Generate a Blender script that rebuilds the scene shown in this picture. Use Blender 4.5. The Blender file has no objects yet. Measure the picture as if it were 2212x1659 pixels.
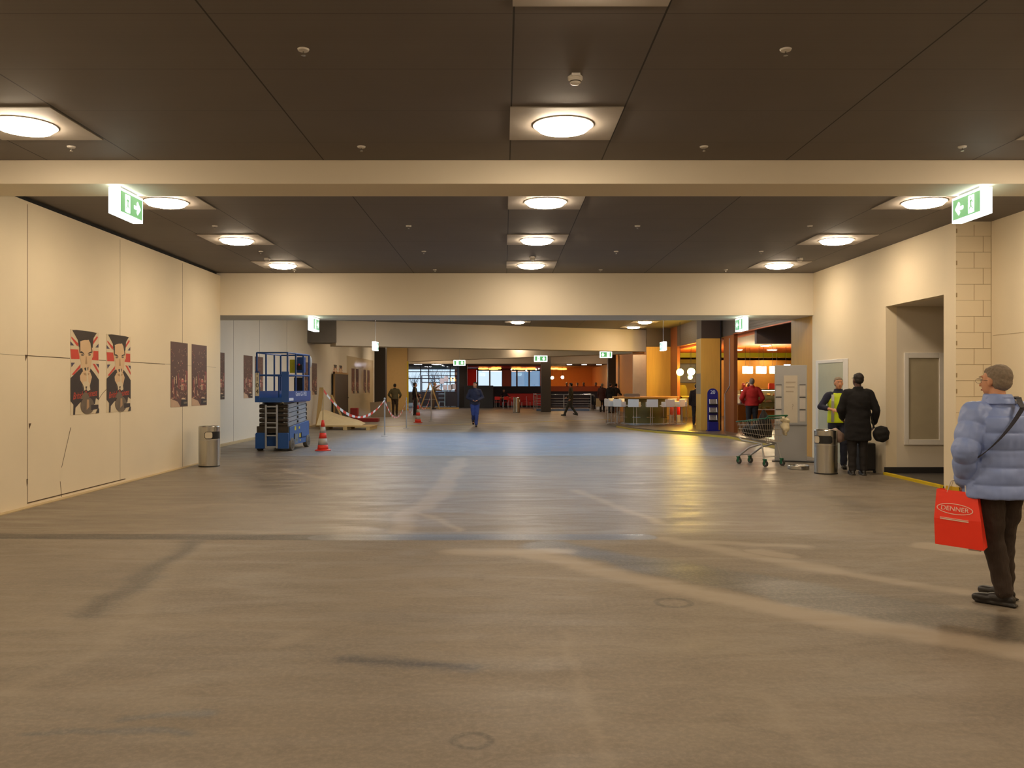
import bpy, bmesh, math, random
from mathutils import Vector, Matrix, noise, Euler
PI = math.pi
R = math.radians
SC = bpy.context.scene
COL = SC.collection
random.seed(7)

# ------------------------------------------------------------------ camera, world, exposure
F, CX, CY, H = 1850.0, 1088.0, 832.0, 1.65       # focal length in px, vanishing point, eye height
cam_d = bpy.data.cameras.new('camera')
cam_d.sensor_width = 36.0
cam_d.lens = 36.0 * F / 2212.0
cam_d.shift_x = (1106.0 - CX) / 2212.0
cam_d.shift_y = (CY - 829.5) / 2212.0
cam_d.clip_end = 500
cam = bpy.data.objects.new('camera', cam_d)
cam.location = (0, 0, H)
cam.rotation_euler = (PI / 2, 0, 0)
COL.objects.link(cam)
SC.camera = cam
SC.view_settings.view_transform = 'Standard'
SC.view_settings.look = 'None'
SC.view_settings.exposure = 0.0
SC.view_settings.gamma = 1.0
SC.view_settings.use_curve_mapping = False
wd = bpy.data.worlds.new('sky')
SC.world = wd
wd.use_nodes = True
wb = wd.node_tree.nodes['Background']
wb.inputs[0].default_value = (0.78, 0.88, 1.0, 1)
wb.inputs[1].default_value = 1.6
SC.cycles.max_bounces = 7
SC.cycles.diffuse_bounces = 4
SC.cycles.glossy_bounces = 3
SC.cycles.transmission_bounces = 6
SC.cycles.transparent_max_bounces = 12
SC.cycles.caustics_reflective = False
SC.cycles.caustics_refractive = False
SC.cycles.sample_clamp_indirect = 6.0

LAMP = 64.0          # strength of the round ceiling lamps
LAMP_COL = (1.0, 0.80, 0.57)
SKYLIGHT = 2.3       # strength of the frosted roof light behind the deep beam
SHOP = 22.0           # strength of the lamps in the bakery

def G(px, py, z=0.0):
    Y = F * (H - z) / (py - CY)
    return Vector(((px - CX) * Y / F, Y, z))
def W(px, py, Y):
    return Vector(((px - CX) * Y / F, Y, H - (py - CY) * Y / F))

# ------------------------------------------------------------------ materials
def lin(c):
    return tuple((v / 255 / 12.92) if v / 255 <= 0.04045 else ((v / 255 + 0.055) / 1.055) ** 2.4 for v in c)
MATS = {}
def M(name, col=(128, 128, 128), rough=0.6, metal=0.0, var=0.07, scale=6.0, bump=0.0, es=0.0, stretch=(1, 1, 1), alpha=1.0, spec=0.5):
    """procedural principled material: sRGB colour broken up by noise; es>0 makes it a light source"""
    if name in MATS: return MATS[name]
    m = bpy.data.materials.new(name); m.use_nodes = True
    nt = m.node_tree; N = nt.nodes; L = nt.links
    b = N['Principled BSDF']; b.inputs['Roughness'].default_value = rough; b.inputs['Metallic'].default_value = metal
    b.inputs['Specular IOR Level'].default_value = spec
    tc = N.new('ShaderNodeTexCoord'); mp = N.new('ShaderNodeMapping'); mp.inputs['Scale'].default_value = stretch
    nz = N.new('ShaderNodeTexNoise'); nz.inputs['Scale'].default_value = scale; nz.inputs['Detail'].default_value = 5
    L.new(tc.outputs['Object'], mp.inputs[0]); L.new(mp.outputs[0], nz.inputs['Vector'])
    mx = N.new('ShaderNodeMix'); mx.data_type = 'RGBA'
    c = lin(col)
    mx.inputs[6].default_value = (*[max(0, v * (1 - var)) for v in c], 1)
    mx.inputs[7].default_value = (*[min(1, v * (1 + var)) for v in c], 1)
    L.new(nz.outputs[0], mx.inputs[0]); L.new(mx.outputs[2], b.inputs['Base Color'])
    if bump:
        bp = N.new('ShaderNodeBump'); bp.inputs['Strength'].default_value = bump; bp.inputs['Distance'].default_value = 0.02
        L.new(nz.outputs[0], bp.inputs['Height']); L.new(bp.outputs[0], b.inputs['Normal'])
    if es:
        b.inputs['Emission Color'].default_value = (*c, 1); b.inputs['Emission Strength'].default_value = es
    if alpha < 1: b.inputs['Alpha'].default_value = alpha
    MATS[name] = m
    return m
def glow(name, rgb, s):
    if name in MATS: return MATS[name]
    m = bpy.data.materials.new(name); m.use_nodes = True
    b = m.node_tree.nodes['Principled BSDF']
    b.inputs['Base Color'].default_value = (0.8, 0.8, 0.8, 1)
    b.inputs['Emission Color'].default_value = (*rgb, 1); b.inputs['Emission Strength'].default_value = s
    MATS[name] = m
    return m
def glass(name, tint=(235, 242, 245), mixf=0.12, rough=0.03):
    if name in MATS: return MATS[name]
    m = bpy.data.materials.new(name); m.use_nodes = True
    nt = m.node_tree; N = nt.nodes; L = nt.links
    t = N.new('ShaderNodeBsdfTransparent'); t.inputs[0].default_value = (*lin(tint), 1)
    g = N.new('ShaderNodeBsdfGlossy'); g.inputs['Roughness'].default_value = rough
    x = N.new('ShaderNodeMixShader'); x.inputs[0].default_value = mixf
    L.new(t.outputs[0], x.inputs[1]); L.new(g.outputs[0], x.inputs[2]); L.new(x.outputs[0], N['Material Output'].inputs[0])
    MATS[name] = m
    return m

# ------------------------------------------------------------------ mesh builder
class MB:
    def __init__(s): s.b = bmesh.new()
    def _mi(s, fs, mi):
        for f in fs: f.material_index = mi
    def box(s, c, d, rot=None, mi=0):
        m = Matrix.Translation(c) @ (rot.to_matrix().to_4x4() if rot else Matrix.Identity(4)) @ Matrix.Diagonal((*d, 1))
        r = bmesh.ops.create_cube(s.b, size=1, matrix=m)
        s._mi({f for v in r['verts'] for f in v.link_faces}, mi); return s
    def bx(s, x0, x1, y0, y1, z0, z1, mi=0):
        return s.box(((x0 + x1) / 2, (y0 + y1) / 2, (z0 + z1) / 2), (x1 - x0, y1 - y0, z1 - z0), None, mi)
    def cone(s, p0, p1, r0, r1, n=16, mi=0):
        p0 = Vector(p0); p1 = Vector(p1); d = p1 - p0
        q = d.to_track_quat('Z', 'Y').to_matrix().to_4x4()
        r = bmesh.ops.create_cone(s.b, cap_ends=True, segments=n, radius1=r0, radius2=max(r1, 1e-5), depth=d.length,
                                  matrix=Matrix.Translation((p0 + p1) / 2) @ q)
        s._mi({f for v in r['verts'] for f in v.link_faces}, mi); return s
    def cyl(s, p0, p1, r, n=16, mi=0): return s.cone(p0, p1, r, r, n, mi)
    def tube(s, pts, r, n=8, mi=0):
        for a, b_ in zip(pts, pts[1:]): s.cone(a, b_, r, r, n, mi)
        for p in pts[1:-1]: s.ball(p, (r, r, r), 1, mi=mi)
        return s
    def ball(s, c, r, sub=2, rot=None, mi=0):
        if not hasattr(r, '__len__'): r = (r, r, r)
        m = Matrix.Translation(c) @ (rot.to_matrix().to_4x4() if rot else Matrix.Identity(4)) @ Matrix.Diagonal((*r, 1))
        q = bmesh.ops.create_icosphere(s.b, subdivisions=sub, radius=1, matrix=m)
        s._mi({f for v in q['verts'] for f in v.link_faces}, mi); return s
    def cap(s, p0, p1, r0, r1, sub=2):
        s.cone(p0, p1, r0, r1, 14); s.ball(p0, r0, sub); s.ball(p1, r1, sub); return s
    def lathe(s, prof, n=24, c=(0, 0, 0), mi=0):
        rings = []
        for (r, z) in prof:
            rings.append([s.b.verts.new((c[0] + r * math.cos(2 * PI * k / n), c[1] + r * math.sin(2 * PI * k / n), c[2] + z)) for k in range(n)])
        for a, b_ in zip(rings, rings[1:]):
            for k in range(n):
                f = s.b.faces.new((a[k], a[(k + 1) % n], b_[(k + 1) % n], b_[k])); f.material_index = mi
        for rg, rev in ((rings[0], True), (rings[-1], False)):
            f = s.b.faces.new(rg[::-1] if rev else rg); f.material_index = mi
        return s
    def loft(s, rings, n=20, mi=0):
        """rings: (centre, rx, ry[, rotation]) ellipses in the local xy plane, closed with caps"""
        rs = []
        for g in rings:
            c, rx, ry = Vector(g[0]), g[1], g[2]; q = g[3] if len(g) > 3 else None
            rg = []
            for k in range(n):
                v = Vector((rx * math.cos(2 * PI * k / n), ry * math.sin(2 * PI * k / n), 0))
                if q: v.rotate(q)
                rg.append(s.b.verts.new(c + v))
            rs.append(rg)
        for a, b_ in zip(rs, rs[1:]):
            for k in range(n):
                f = s.b.faces.new((a[k], a[(k + 1) % n], b_[(k + 1) % n], b_[k])); f.material_index = mi
        s.b.faces.new(rs[0][::-1]).material_index = mi; s.b.faces.new(rs[-1]).material_index = mi
        return s
    def prism(s, pts, ext, mi=0):
        """polygon pts extruded by vector ext"""
        e = Vector(ext)
        a = [s.b.verts.new(p) for p in pts]; b_ = [s.b.verts.new(Vector(p) + e) for p in pts]
        n = len(a); fs = [s.b.faces.new(a[::-1]), s.b.faces.new(b_)]
        for k in range(n): fs.append(s.b.faces.new((a[k], a[(k + 1) % n], b_[(k + 1) % n], b_[k])))
        s._mi(fs, mi); return s
    def poly(s, pts, mi=0):
        f = s.b.faces.new([s.b.verts.new(p) for p in pts]); f.material_index = mi; return s
    def build(s, name, mats, parent=None, bev=0, smooth=False, loc=None, rz=0):
        bmesh.ops.recalc_face_normals(s.b, faces=s.b.faces[:]) if s.b.faces else None
        me = bpy.data.meshes.new(name); s.b.to_mesh(me); s.b.free()
        for m in (mats if isinstance(mats, (list, tuple)) else [mats]): me.materials.append(m)
        if smooth:
            for p in me.polygons: p.use_smooth = True
            if smooth != 'all': me.set_sharp_from_angle(angle=R(38))
        o = bpy.data.objects.new(name, me); COL.objects.link(o)
        if parent: o.parent = parent
        if loc is not None: o.location = loc
        if rz: o.rotation_euler = (0, 0, rz)
        if bev:
            bm = o.modifiers.new('bevel', 'BEVEL'); bm.width = bev; bm.segments = 2; bm.limit_method = 'ANGLE'
        return o
def tag(o, label, cat, group=None, kind=None):
    o['label'] = label; o['category'] = cat
    if group: o['group'] = group
    if kind: o['kind'] = kind
    return o
def thing(name, label, cat, loc=(0, 0, 0), rz=0, group=None):
    o = bpy.data.objects.new(name, None); COL.objects.link(o)
    o.empty_display_size = 0.1
    o.location = loc; o.rotation_euler = (0, 0, rz)
    return tag(o, label, cat, group)
def struct(o): o['kind'] = 'structure'; return o
def dup(root, loc, rz, label, group=None):
    r = root.copy(); COL.objects.link(r); r.location = loc; r.rotation_euler = (0, 0, rz); r['label'] = label
    if group: r['group'] = group
    for ch in list(root.children):
        c = ch.copy(); COL.objects.link(c); c.parent = r
        for g in list(ch.children):
            d = g.copy(); COL.objects.link(d); d.parent = c
    return r
def text(body, size, name, mat, parent=None, loc=(0, 0, 0), rot=(PI / 2, 0, 0), depth=0.002, xs=1.0, shear=0.0):
    cu = bpy.data.curves.new(name, 'FONT'); cu.body = body; cu.size = size; cu.extrude = depth; cu.align_x = 'CENTER'; cu.align_y = 'CENTER'; cu.shear = shear
    t = bpy.data.objects.new(name, cu); COL.objects.link(t)
    dg = bpy.context.evaluated_depsgraph_get(); dg.update()
    me = bpy.data.meshes.new_from_object(t.evaluated_get(dg)); bpy.data.objects.remove(t)
    me.materials.clear(); me.materials.append(mat)
    o = bpy.data.objects.new(name, me); COL.objects.link(o); o.location = loc; o.rotation_euler = rot; o.scale = (xs, 1, 1)
    if parent: o.parent = parent
    return o
ORD = ['nearest', 'second nearest', 'third nearest', 'fourth nearest', 'fifth nearest', 'sixth nearest', 'seventh nearest']

# ------------------------------------------------------------------ floor material
def floor_material():
    m = bpy.data.materials.new('troweled_concrete'); m.use_nodes = True
    nt = m.node_tree; N = nt.nodes; L = nt.links
    b = N['Principled BSDF']
    tc = N.new('ShaderNodeTexCoord'); OBJ = tc.outputs['Object']
    def noi(scale, st=(1, 1, 1), det=6, dist=0.0, rough=0.6, rz=0):
        mp = N.new('ShaderNodeMapping'); mp.inputs['Scale'].default_value = st; mp.inputs['Rotation'].default_value = (0, 0, rz)
        z = N.new('ShaderNodeTexNoise'); z.inputs['Scale'].default_value = scale; z.inputs['Detail'].default_value = det
        z.inputs['Distortion'].default_value = dist; z.inputs['Roughness'].default_value = rough
        L.new(OBJ, mp.inputs[0]); L.new(mp.outputs[0], z.inputs['Vector']); return z
    def rng(v, a, b_, c=0, d=1, smooth=True):
        r = N.new('ShaderNodeMapRange'); r.interpolation_type = 'SMOOTHSTEP' if smooth else 'LINEAR'
        for i, x in zip((1, 2, 3, 4), (a, b_, c, d)): r.inputs[i].default_value = x
        L.new(v, r.inputs[0]); return r.outputs[0]
    def mth(op, a, b_=None):
        x = N.new('ShaderNodeMath'); x.operation = op; x.use_clamp = op in ('ADD', 'MAXIMUM')
        for i, v in enumerate((a, b_)):
            if v is None: continue
            if isinstance(v, (int, float)): x.inputs[i].default_value = v
            else: L.new(v, x.inputs[i])
        return x.outputs[0]
    def mix(f, a, b_):
        x = N.new('ShaderNodeMix'); x.data_type = 'RGBA'
        if isinstance(f, float): x.inputs[0].default_value = f
        else: L.new(f, x.inputs[0])
        for i, v in ((6, a), (7, b_)):
            if isinstance(v, tuple): x.inputs[i].default_value = (*v, 1)
            else: L.new(v, x.inputs[i])
        return x.outputs[2]
    # wobbled coordinates for hand-troweled patch edges
    wz = noi(1.1, det=4); ad = N.new('ShaderNodeVectorMath'); ad.operation = 'MULTIPLY_ADD'
    L.new(wz.outputs['Color'], ad.inputs[0]); ad.inputs[1].default_value = (0.4, 0.4, 0); ad.inputs[2].default_value = (-0.2, -0.2, 0)
    wob = N.new('ShaderNodeVectorMath'); wob.operation = 'ADD'; L.new(OBJ, wob.inputs[0]); L.new(ad.outputs[0], wob.inputs[1]); WOB = wob.outputs[0]
    # node group: soft mask around a segment
    g = bpy.data.node_groups.new('stroke', 'ShaderNodeTree')
    for nm, ty in (('P', 'NodeSocketVector'), ('A', 'NodeSocketVector'), ('BA', 'NodeSocketVector'), ('Inv', 'NodeSocketFloat'), ('In', 'NodeSocketFloat'), ('Out', 'NodeSocketFloat')):
        g.interface.new_socket(nm, in_out='INPUT', socket_type=ty)
    g.interface.new_socket('Mask', in_out='OUTPUT', socket_type='NodeSocketFloat')
    gi = g.nodes.new('NodeGroupInput'); go = g.nodes.new('NodeGroupOutput'); gl = g.links
    def vm(op, a, b_=None):
        x = g.nodes.new('ShaderNodeVectorMath'); x.operation = op; gl.new(a, x.inputs[0])
        if b_ is not None: gl.new(b_, x.inputs[1])
        return x
    pa = vm('SUBTRACT', gi.outputs[0], gi.outputs[1]).outputs[0]
    dt = vm('DOT_PRODUCT', pa, gi.outputs[2]).outputs['Value']
    mm = g.nodes.new('ShaderNodeMath'); mm.operation = 'MULTIPLY'; mm.use_clamp = True; gl.new(dt, mm.inputs[0]); gl.new(gi.outputs[3], mm.inputs[1])
    sc_ = g.nodes.new('ShaderNodeVectorMath'); sc_.operation = 'SCALE'; gl.new(gi.outputs[2], sc_.inputs[0]); gl.new(mm.outputs[0], sc_.inputs['Scale'])
    ln = vm('LENGTH', vm('SUBTRACT', pa, sc_.outputs[0]).outputs[0]).outputs['Value']
    mr = g.nodes.new('ShaderNodeMapRange'); mr.interpolation_type = 'SMOOTHSTEP'; gl.new(ln, mr.inputs[0]); gl.new(gi.outputs[4], mr.inputs[1]); gl.new(gi.outputs[5], mr.inputs[2])
    mr.inputs[3].default_value = 1; mr.inputs[4].default_value = 0; gl.new(mr.outputs[0], go.inputs[0])
    def stroke(a, b_, w, soft, wobble=True):
        a = G(*a); b2 = G(*b_); d = b2 - a
        x = N.new('ShaderNodeGroup'); x.node_tree = g
        L.new(WOB if wobble else OBJ, x.inputs[0]); x.inputs[1].default_value = a; x.inputs[2].default_value = d
        x.inputs[3].default_value = 1 / max(d.length_squared, 1e-6); x.inputs[4].default_value = max(0, w - soft); x.inputs[5].default_value = w + soft
        return x.outputs[0]
    def many(lst):
        r = None
        for s in lst:
            k = stroke(*s); r = k if r is None else mth('MAXIMUM', r, k)
        return r
    n1 = noi(0.35, (1, 2.2, 1), 7, 0.4); n2 = noi(2.6, (0.9, 1.2, 1), 12, 1.4, rough=0.72); n3 = noi(30, det=8, rough=0.75); n4 = noi(3.0, (0.6, 2.6, 1), 10, 1.2, rough=0.75, rz=R(-4))
    base = mix(rng(n1.outputs[0], 0.3, 0.7), FL_A, FL_B)
    base = mix(mth('MULTIPLY', rng(n2.outputs[0], 0.42, 0.75), 0.55), base, FL_C)
    base = mix(mth('MULTIPLY', rng(n4.outputs[0], 0.5, 0.8), 0.45), base, FL_L)
    # slab behind the deep beam, tinted blue to paint in the cool daylight pool
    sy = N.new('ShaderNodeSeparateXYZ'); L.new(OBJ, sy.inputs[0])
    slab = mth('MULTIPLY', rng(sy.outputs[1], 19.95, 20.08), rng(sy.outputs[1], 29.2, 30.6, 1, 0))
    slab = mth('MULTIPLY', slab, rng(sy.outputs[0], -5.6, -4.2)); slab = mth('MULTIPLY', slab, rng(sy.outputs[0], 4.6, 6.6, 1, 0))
    base = mix(mth('MULTIPLY', slab, 0.8), base, FL_DAYLIT)
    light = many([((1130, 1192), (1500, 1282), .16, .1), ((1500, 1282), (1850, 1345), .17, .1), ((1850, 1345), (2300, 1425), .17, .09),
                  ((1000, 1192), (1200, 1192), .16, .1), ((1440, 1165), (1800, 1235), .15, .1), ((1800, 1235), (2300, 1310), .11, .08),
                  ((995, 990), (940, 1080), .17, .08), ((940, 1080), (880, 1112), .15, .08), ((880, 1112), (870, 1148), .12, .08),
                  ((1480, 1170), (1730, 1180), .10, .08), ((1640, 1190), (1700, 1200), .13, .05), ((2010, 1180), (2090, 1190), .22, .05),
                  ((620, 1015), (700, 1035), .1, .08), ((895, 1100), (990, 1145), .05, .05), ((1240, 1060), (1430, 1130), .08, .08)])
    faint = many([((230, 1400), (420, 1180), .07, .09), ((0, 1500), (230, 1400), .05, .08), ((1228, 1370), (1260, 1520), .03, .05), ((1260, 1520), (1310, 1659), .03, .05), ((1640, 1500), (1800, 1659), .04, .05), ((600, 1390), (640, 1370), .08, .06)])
    base = mix(mth('MULTIPLY', faint, 0.20), base, FL_H)
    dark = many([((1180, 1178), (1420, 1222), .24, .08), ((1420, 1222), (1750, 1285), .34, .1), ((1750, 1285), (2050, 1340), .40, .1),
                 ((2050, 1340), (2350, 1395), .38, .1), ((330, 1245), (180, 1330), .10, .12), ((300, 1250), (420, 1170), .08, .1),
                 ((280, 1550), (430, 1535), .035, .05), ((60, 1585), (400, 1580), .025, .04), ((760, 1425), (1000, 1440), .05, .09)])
    smudge = many([((520, 1015), (600, 1060), .25, .3), ((1750, 1060), (1890, 1105), .10, .22)])
    base = mix(mth('MULTIPLY', smudge, 0.38), base, FL_D)
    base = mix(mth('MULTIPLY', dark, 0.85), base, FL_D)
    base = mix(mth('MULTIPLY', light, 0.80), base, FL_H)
    # filled joint across the hall: dark strip with a pale edge
    strip = mth('MAXIMUM', stroke((-300, 1157), (700, 1161), .165, .02, False), stroke((700, 1161), (1385, 1160), .175, .02, False))
    base = mix(mth('MULTIPLY', strip, 0.82), base, FL_D)
    edge = many([((-300, 1142), (700, 1148), .02, .02, False), ((700, 1148), (2300, 1146), .012, .02, False), ((300, 984), (1740, 984), .015, .02, False)])
    base = mix(mth('MULTIPLY', edge, 0.5), base, FL_L)
    # round scuff marks
    def ringm(px, py, r, w):
        c = G(px, py); x = N.new('ShaderNodeVectorMath'); x.operation = 'DISTANCE'; L.new(OBJ, x.inputs[0]); x.inputs[1].default_value = c
        y = mth('SUBTRACT', x.outputs['Value'], r); return rng(mth('ABSOLUTE', y), w * .3, w, 1, 0)
    rr = mth('MAXIMUM', ringm(1455, 1302, .13, .035), ringm(1020, 1600, .085, .03))
    base = mix(mth('MULTIPLY', rr, 0.5), base, FL_D)
    base = mix(mth('MULTIPLY', rng(n3.outputs[0], 0.40, 0.68), 0.34), base, FL_H)
    L.new(base, b.inputs['Base Color'])
    wet = mth('MAXIMUM', mth('MULTIPLY', stroke((700, 1161), (1385, 1160), .175, .02, False), 0.8), mth('MULTIPLY', dark, 0.60))
    nr = rng(noi(1.6, (0.5, 2, 1), 6, 0.8).outputs[0], 0.3, 0.7, 0.32, 0.50)
    nr = mth('ADD', nr, rng(sy.outputs[1], 9.2, 9.6, 0.18, 0.0))      # the near slab is left unsealed and matt
    rm = N.new('ShaderNodeMix'); rm.data_type = 'FLOAT'; L.new(mth('MULTIPLY', wet, 0.8), rm.inputs[0]); L.new(nr, rm.inputs[2]); rm.inputs[3].default_value = 0.20
    L.new(rm.outputs[0], b.inputs['Roughness']); b.inputs['Specular IOR Level'].default_value = 0.5
    bp = N.new('ShaderNodeBump'); bp.inputs['Strength'].default_value = 0.14; bp.inputs['Distance'].default_value = 0.008
    n5 = noi(5.0, (0.9, 3, 1), 4, 0.3, rough=0.6)
    L.new(mth('ADD', mth('MULTIPLY', n5.outputs[0], 0.7), mth('MULTIPLY', n3.outputs[0], 0.12)), bp.inputs['Height']); L.new(bp.outputs[0], b.inputs['Normal'])
    return m
FL_A, FL_B, FL_C = (0.200, 0.163, 0.120), (0.150, 0.122, 0.090), (0.108, 0.086, 0.062)
FL_L, FL_H, FL_D, FL_DAYLIT = (0.265, 0.215, 0.150), (0.315, 0.260, 0.195), (0.038, 0.033, 0.029), (0.175, 0.225, 0.305)

def ceiling_material():
    m = bpy.data.materials.new('dark_mesh_ceiling'); m.use_nodes = True
    nt = m.node_tree; N = nt.nodes; L = nt.links; b = N['Principled BSDF']
    tc = N.new('ShaderNodeTexCoord'); sp = N.new('ShaderNodeSeparateXYZ'); L.new(tc.outputs['Object'], sp.inputs[0])
    def mth(op, a, b_=None, c=None):
        x = N.new('ShaderNodeMath'); x.operation = op
        for i, v in enumerate((a, b_, c)):
            if v is None: continue
            if isinstance(v, (int, float)): x.inputs[i].default_value = v
            else: L.new(v, x.inputs[i])
        return x.outputs[0]
    r = None
    for off in (0.07, 1.11, 3.20):          # long seams between the metal panels
        d = mth('ABSOLUTE', mth('SUBTRACT', mth('FLOORED_MODULO', mth('SUBTRACT', sp.outputs[0], off - 2.6), 5.24), 2.6))
        k = mth('LESS_THAN', d, 0.007); r = k if r is None else mth('MAXIMUM', r, k)
    d = mth('ABSOLUTE', mth('SUBTRACT', mth('FLOORED_MODULO', mth('SUBTRACT', sp.outputs[1], 0.2), 1.035), 0.5))
    r = mth('MAXIMUM', r, mth('MULTIPLY', mth('LESS_THAN', d, 0.005), 0.5))
    wv = N.new('ShaderNodeTexWave'); wv.bands_direction = 'Y'; wv.inputs['Scale'].default_value = 16; L.new(tc.outputs['Object'], wv.inputs['Vector'])
    nz = N.new('ShaderNodeTexNoise'); nz.inputs['Scale'].default_value = 1.5; nz.inputs['Detail'].default_value = 4; L.new(tc.outputs['Object'], nz.inputs['Vector'])
    f = mth('ADD', mth('MULTIPLY', wv.outputs['Fac'], 0.25), mth('MULTIPLY', nz.outputs[0], 0.5))
    mx = N.new('ShaderNodeMix'); mx.data_type = 'RGBA'; L.new(f, mx.inputs[0]); mx.inputs[6].default_value = (0.132, 0.114, 0.104, 1); mx.inputs[7].default_value = (0.188, 0.165, 0.150, 1)
    m2 = N.new('ShaderNodeMix'); m2.data_type = 'RGBA'; L.new(r, m2.inputs[0]); L.new(mx.outputs[2], m2.inputs[6]); m2.inputs[7].default_value = (0.02, 0.018, 0.016, 1)
    L.new(m2.outputs[2], b.inputs['Base Color']); b.inputs['Roughness'].default_value = 0.7
    return m
# ------------------------------------------------------------------ common materials
PAINT = M('cream_wall_board', (228, 214, 186), 0.75, var=0.05, scale=1.3, bump=0.03)
PAINT2 = M('white_plaster', (214, 204, 186), 0.8, var=0.05, scale=1.0)
BEAM = M('cream_beam_paint', (224, 214, 194), 0.75, var=0.04, scale=0.8)
RAW = M('raw_concrete', (120, 112, 100), 0.85, var=0.15, scale=3)
GAP = M('shadow_gap_black', (22, 20, 18), 0.9)
WOOD = M('oak_veneer', (198, 148, 64), 0.4, var=0.16, scale=3.0, stretch=(5, 5, 0.4))
WOODR = M('reddish_veneer', (140, 78, 38), 0.4, var=0.14, scale=3.0, stretch=(5, 5, 0.4))
DARKCOL = M('dark_column_cladding', (52, 42, 32), 0.45, var=0.15, scale=2.5)
DARKF = M('dark_bronze_frame', (48, 46, 48), 0.4, metal=0.5)
STEEL = M('brushed_steel', (190, 188, 182), 0.26, metal=1.0, var=0.12, scale=20, stretch=(14, 14, 0.2))
CHROME = M('chrome', (210, 208, 205), 0.12, metal=1.0, var=0.03)
BLACK = M('black_plastic', (18, 18, 20), 0.5)
BLACKT = M('black_fabric', (24, 22, 22), 0.85, var=0.2, scale=20)
WHITE = M('white_lacquer', (222, 218, 212), 0.35, var=0.03)
YEL = M('yellow_tape', (214, 184, 20), 0.5, var=0.08)
RED = M('red_plastic', (206, 34, 26), 0.4, var=0.08)
GREY = M('light_grey_metal', (168, 166, 164), 0.45, metal=0.3)
CEIL = 4.20
BZ = 3.205                 # underside of the rear beams

# floor, outside ground, ceiling
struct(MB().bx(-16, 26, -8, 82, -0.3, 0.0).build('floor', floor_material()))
struct(MB().bx(-90, 90, 82, 240, -0.4, -0.02).build('ground', M('pale_forecourt', (176, 186, 200), 0.9, var=0.12, scale=0.4)))
cm = MB()
SKX0, SKX1, SKY0, SKY1 = -4.0, 5.1, 22.0, 30.0
cm.bx(-9, 9, -8, SKY0, CEIL, CEIL + .25); cm.bx(-9, SKX0, SKY0, SKY1, CEIL, CEIL + .25); cm.bx(SKX1, 9, SKY0, SKY1, CEIL, CEIL + .25)
cm.bx(-9, 9, SKY1, 58.6, CEIL, CEIL + .25)
struct(cm.build('ceiling', ceiling_material()))
struct(MB().bx(-14, 26, 58.9, 82, 3.15, 3.4).build('ceiling_low', M('grey_low_ceiling', (96, 88, 84), 0.7)))
# roof light: frosted pane that gives the cool daylight pool on the slab
sky = MB().bx(SKX0, SKX1, SKY0, SKY1, CEIL + .10, CEIL + .14).build('window_1', glow('frosted_rooflight', (0.50, 0.74, 1.0), SKYLIGHT)); struct(sky)

# walls
wl = MB(); wl.bx(-6.65, -6.45, -8, 19.49, 0, CEIL - .06)
struct(wl.build('wall_left', PAINT))
sg = MB(); sg.bx(-6.60, -6.47, -8, 19.3, CEIL - .06, CEIL + .02); struct(sg.build('trim_1', GAP))
sm = MB()                                                    # board joints, scratches and the door-like hatch of the left wall
X0 = -6.449
def vseam(y, z0, z1, w=.006): sm.bx(X0 - .004, X0 + .001, y - w / 2, y + w / 2, z0, z1)
vseam(11.6, .04, CEIL - .1, .008); vseam(14.4, 0.05, CEIL - .1, .003); vseam(17.2, 0, CEIL - .1, .008)
sm.bx(X0 - .004, X0 + .001, 11.6, 16.3, 2.045, 2.055); sm.bx(X0 - .004, X0 + .001, 6, 11.6, 2.048, 2.051); sm.bx(X0 - .004, X0 + .001, 16.3, 19.2, 2.048, 2.051)
sm.bx(X0 - .004, X0 + .002, 11.6, 14.6, 0.045, .06)
for (y, z, h, w) in ((11.55, 1.97, .09, .05), (11.58, .28, .1, .03), (11.64, 1.05, .08, .05)):
    sm.prism([(X0, y, z), (X0, y + w, z + h), (X0, y - w * .2, z + h)], (.001, 0, 0))
sm.prism([(X0, 12.75, 1.02), (X0, 12.765, 1.02), (X0, 12.5, .45), (X0, 12.49, .45)], (.001, 0, 0))
sm.prism([(X0, 12.45, .25), (X0, 12.46, .25), (X0, 12.5, .02), (X0, 12.49, .02)], (.001, 0, 0))
pts = [W(212 + 16 * t, 880 - 38 * t ** 0.6, 1) for t in (0, .2, .4, .6, .8, 1)]
struct(sm.build('trim_2', M('board_joint', (84, 66, 44), 0.9)))
struct(MB().bx(-6.45, -6.35, -8, 19.2, 0, .012).build('baseboard_left', M('dusty_screed_edge', (186, 166, 128), 0.9, var=.12)))
struct(MB().bx(-7.9, -7.7, 19.49, 56, 0, CEIL).bx(-7.9, -6.65, 19.3, 19.49, 0, CEIL).build('wall_left_rear', PAINT2))
struct(MB().bx(-7.72, -7.695, 42.0, 50.5, 0, 3.1).build('wall_panel', M('glossy_wall_board', (206, 190, 160), 0.16, var=0.04, scale=1.5)))
rs = MB()
for y in (24.4, 27.0, 30.4): rs.bx(-7.702, -7.698, y, y + .012, 0, CEIL)
struct(rs.build('trim_3', M('board_joint', (84, 66, 44), 0.9)))
struct(MB().bx(-7.7, -7.55, 21, 42, 0, .05).build('baseboard_left_rear', M('dusty_screed_edge', (186, 166, 128), 0.9)))
struct(MB().bx(-7.9, -6.3, 56, 56.3, 0, CEIL).bx(-14, -7.9, 56, 56.3, 0, CEIL).build('wall_left_return', M('tan_wall', (214, 180, 122), 0.7, var=.06)))
struct(MB().bx(-16, 26, -8.2, -8, 0, CEIL).build('wall_back', PAINT))
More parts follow.
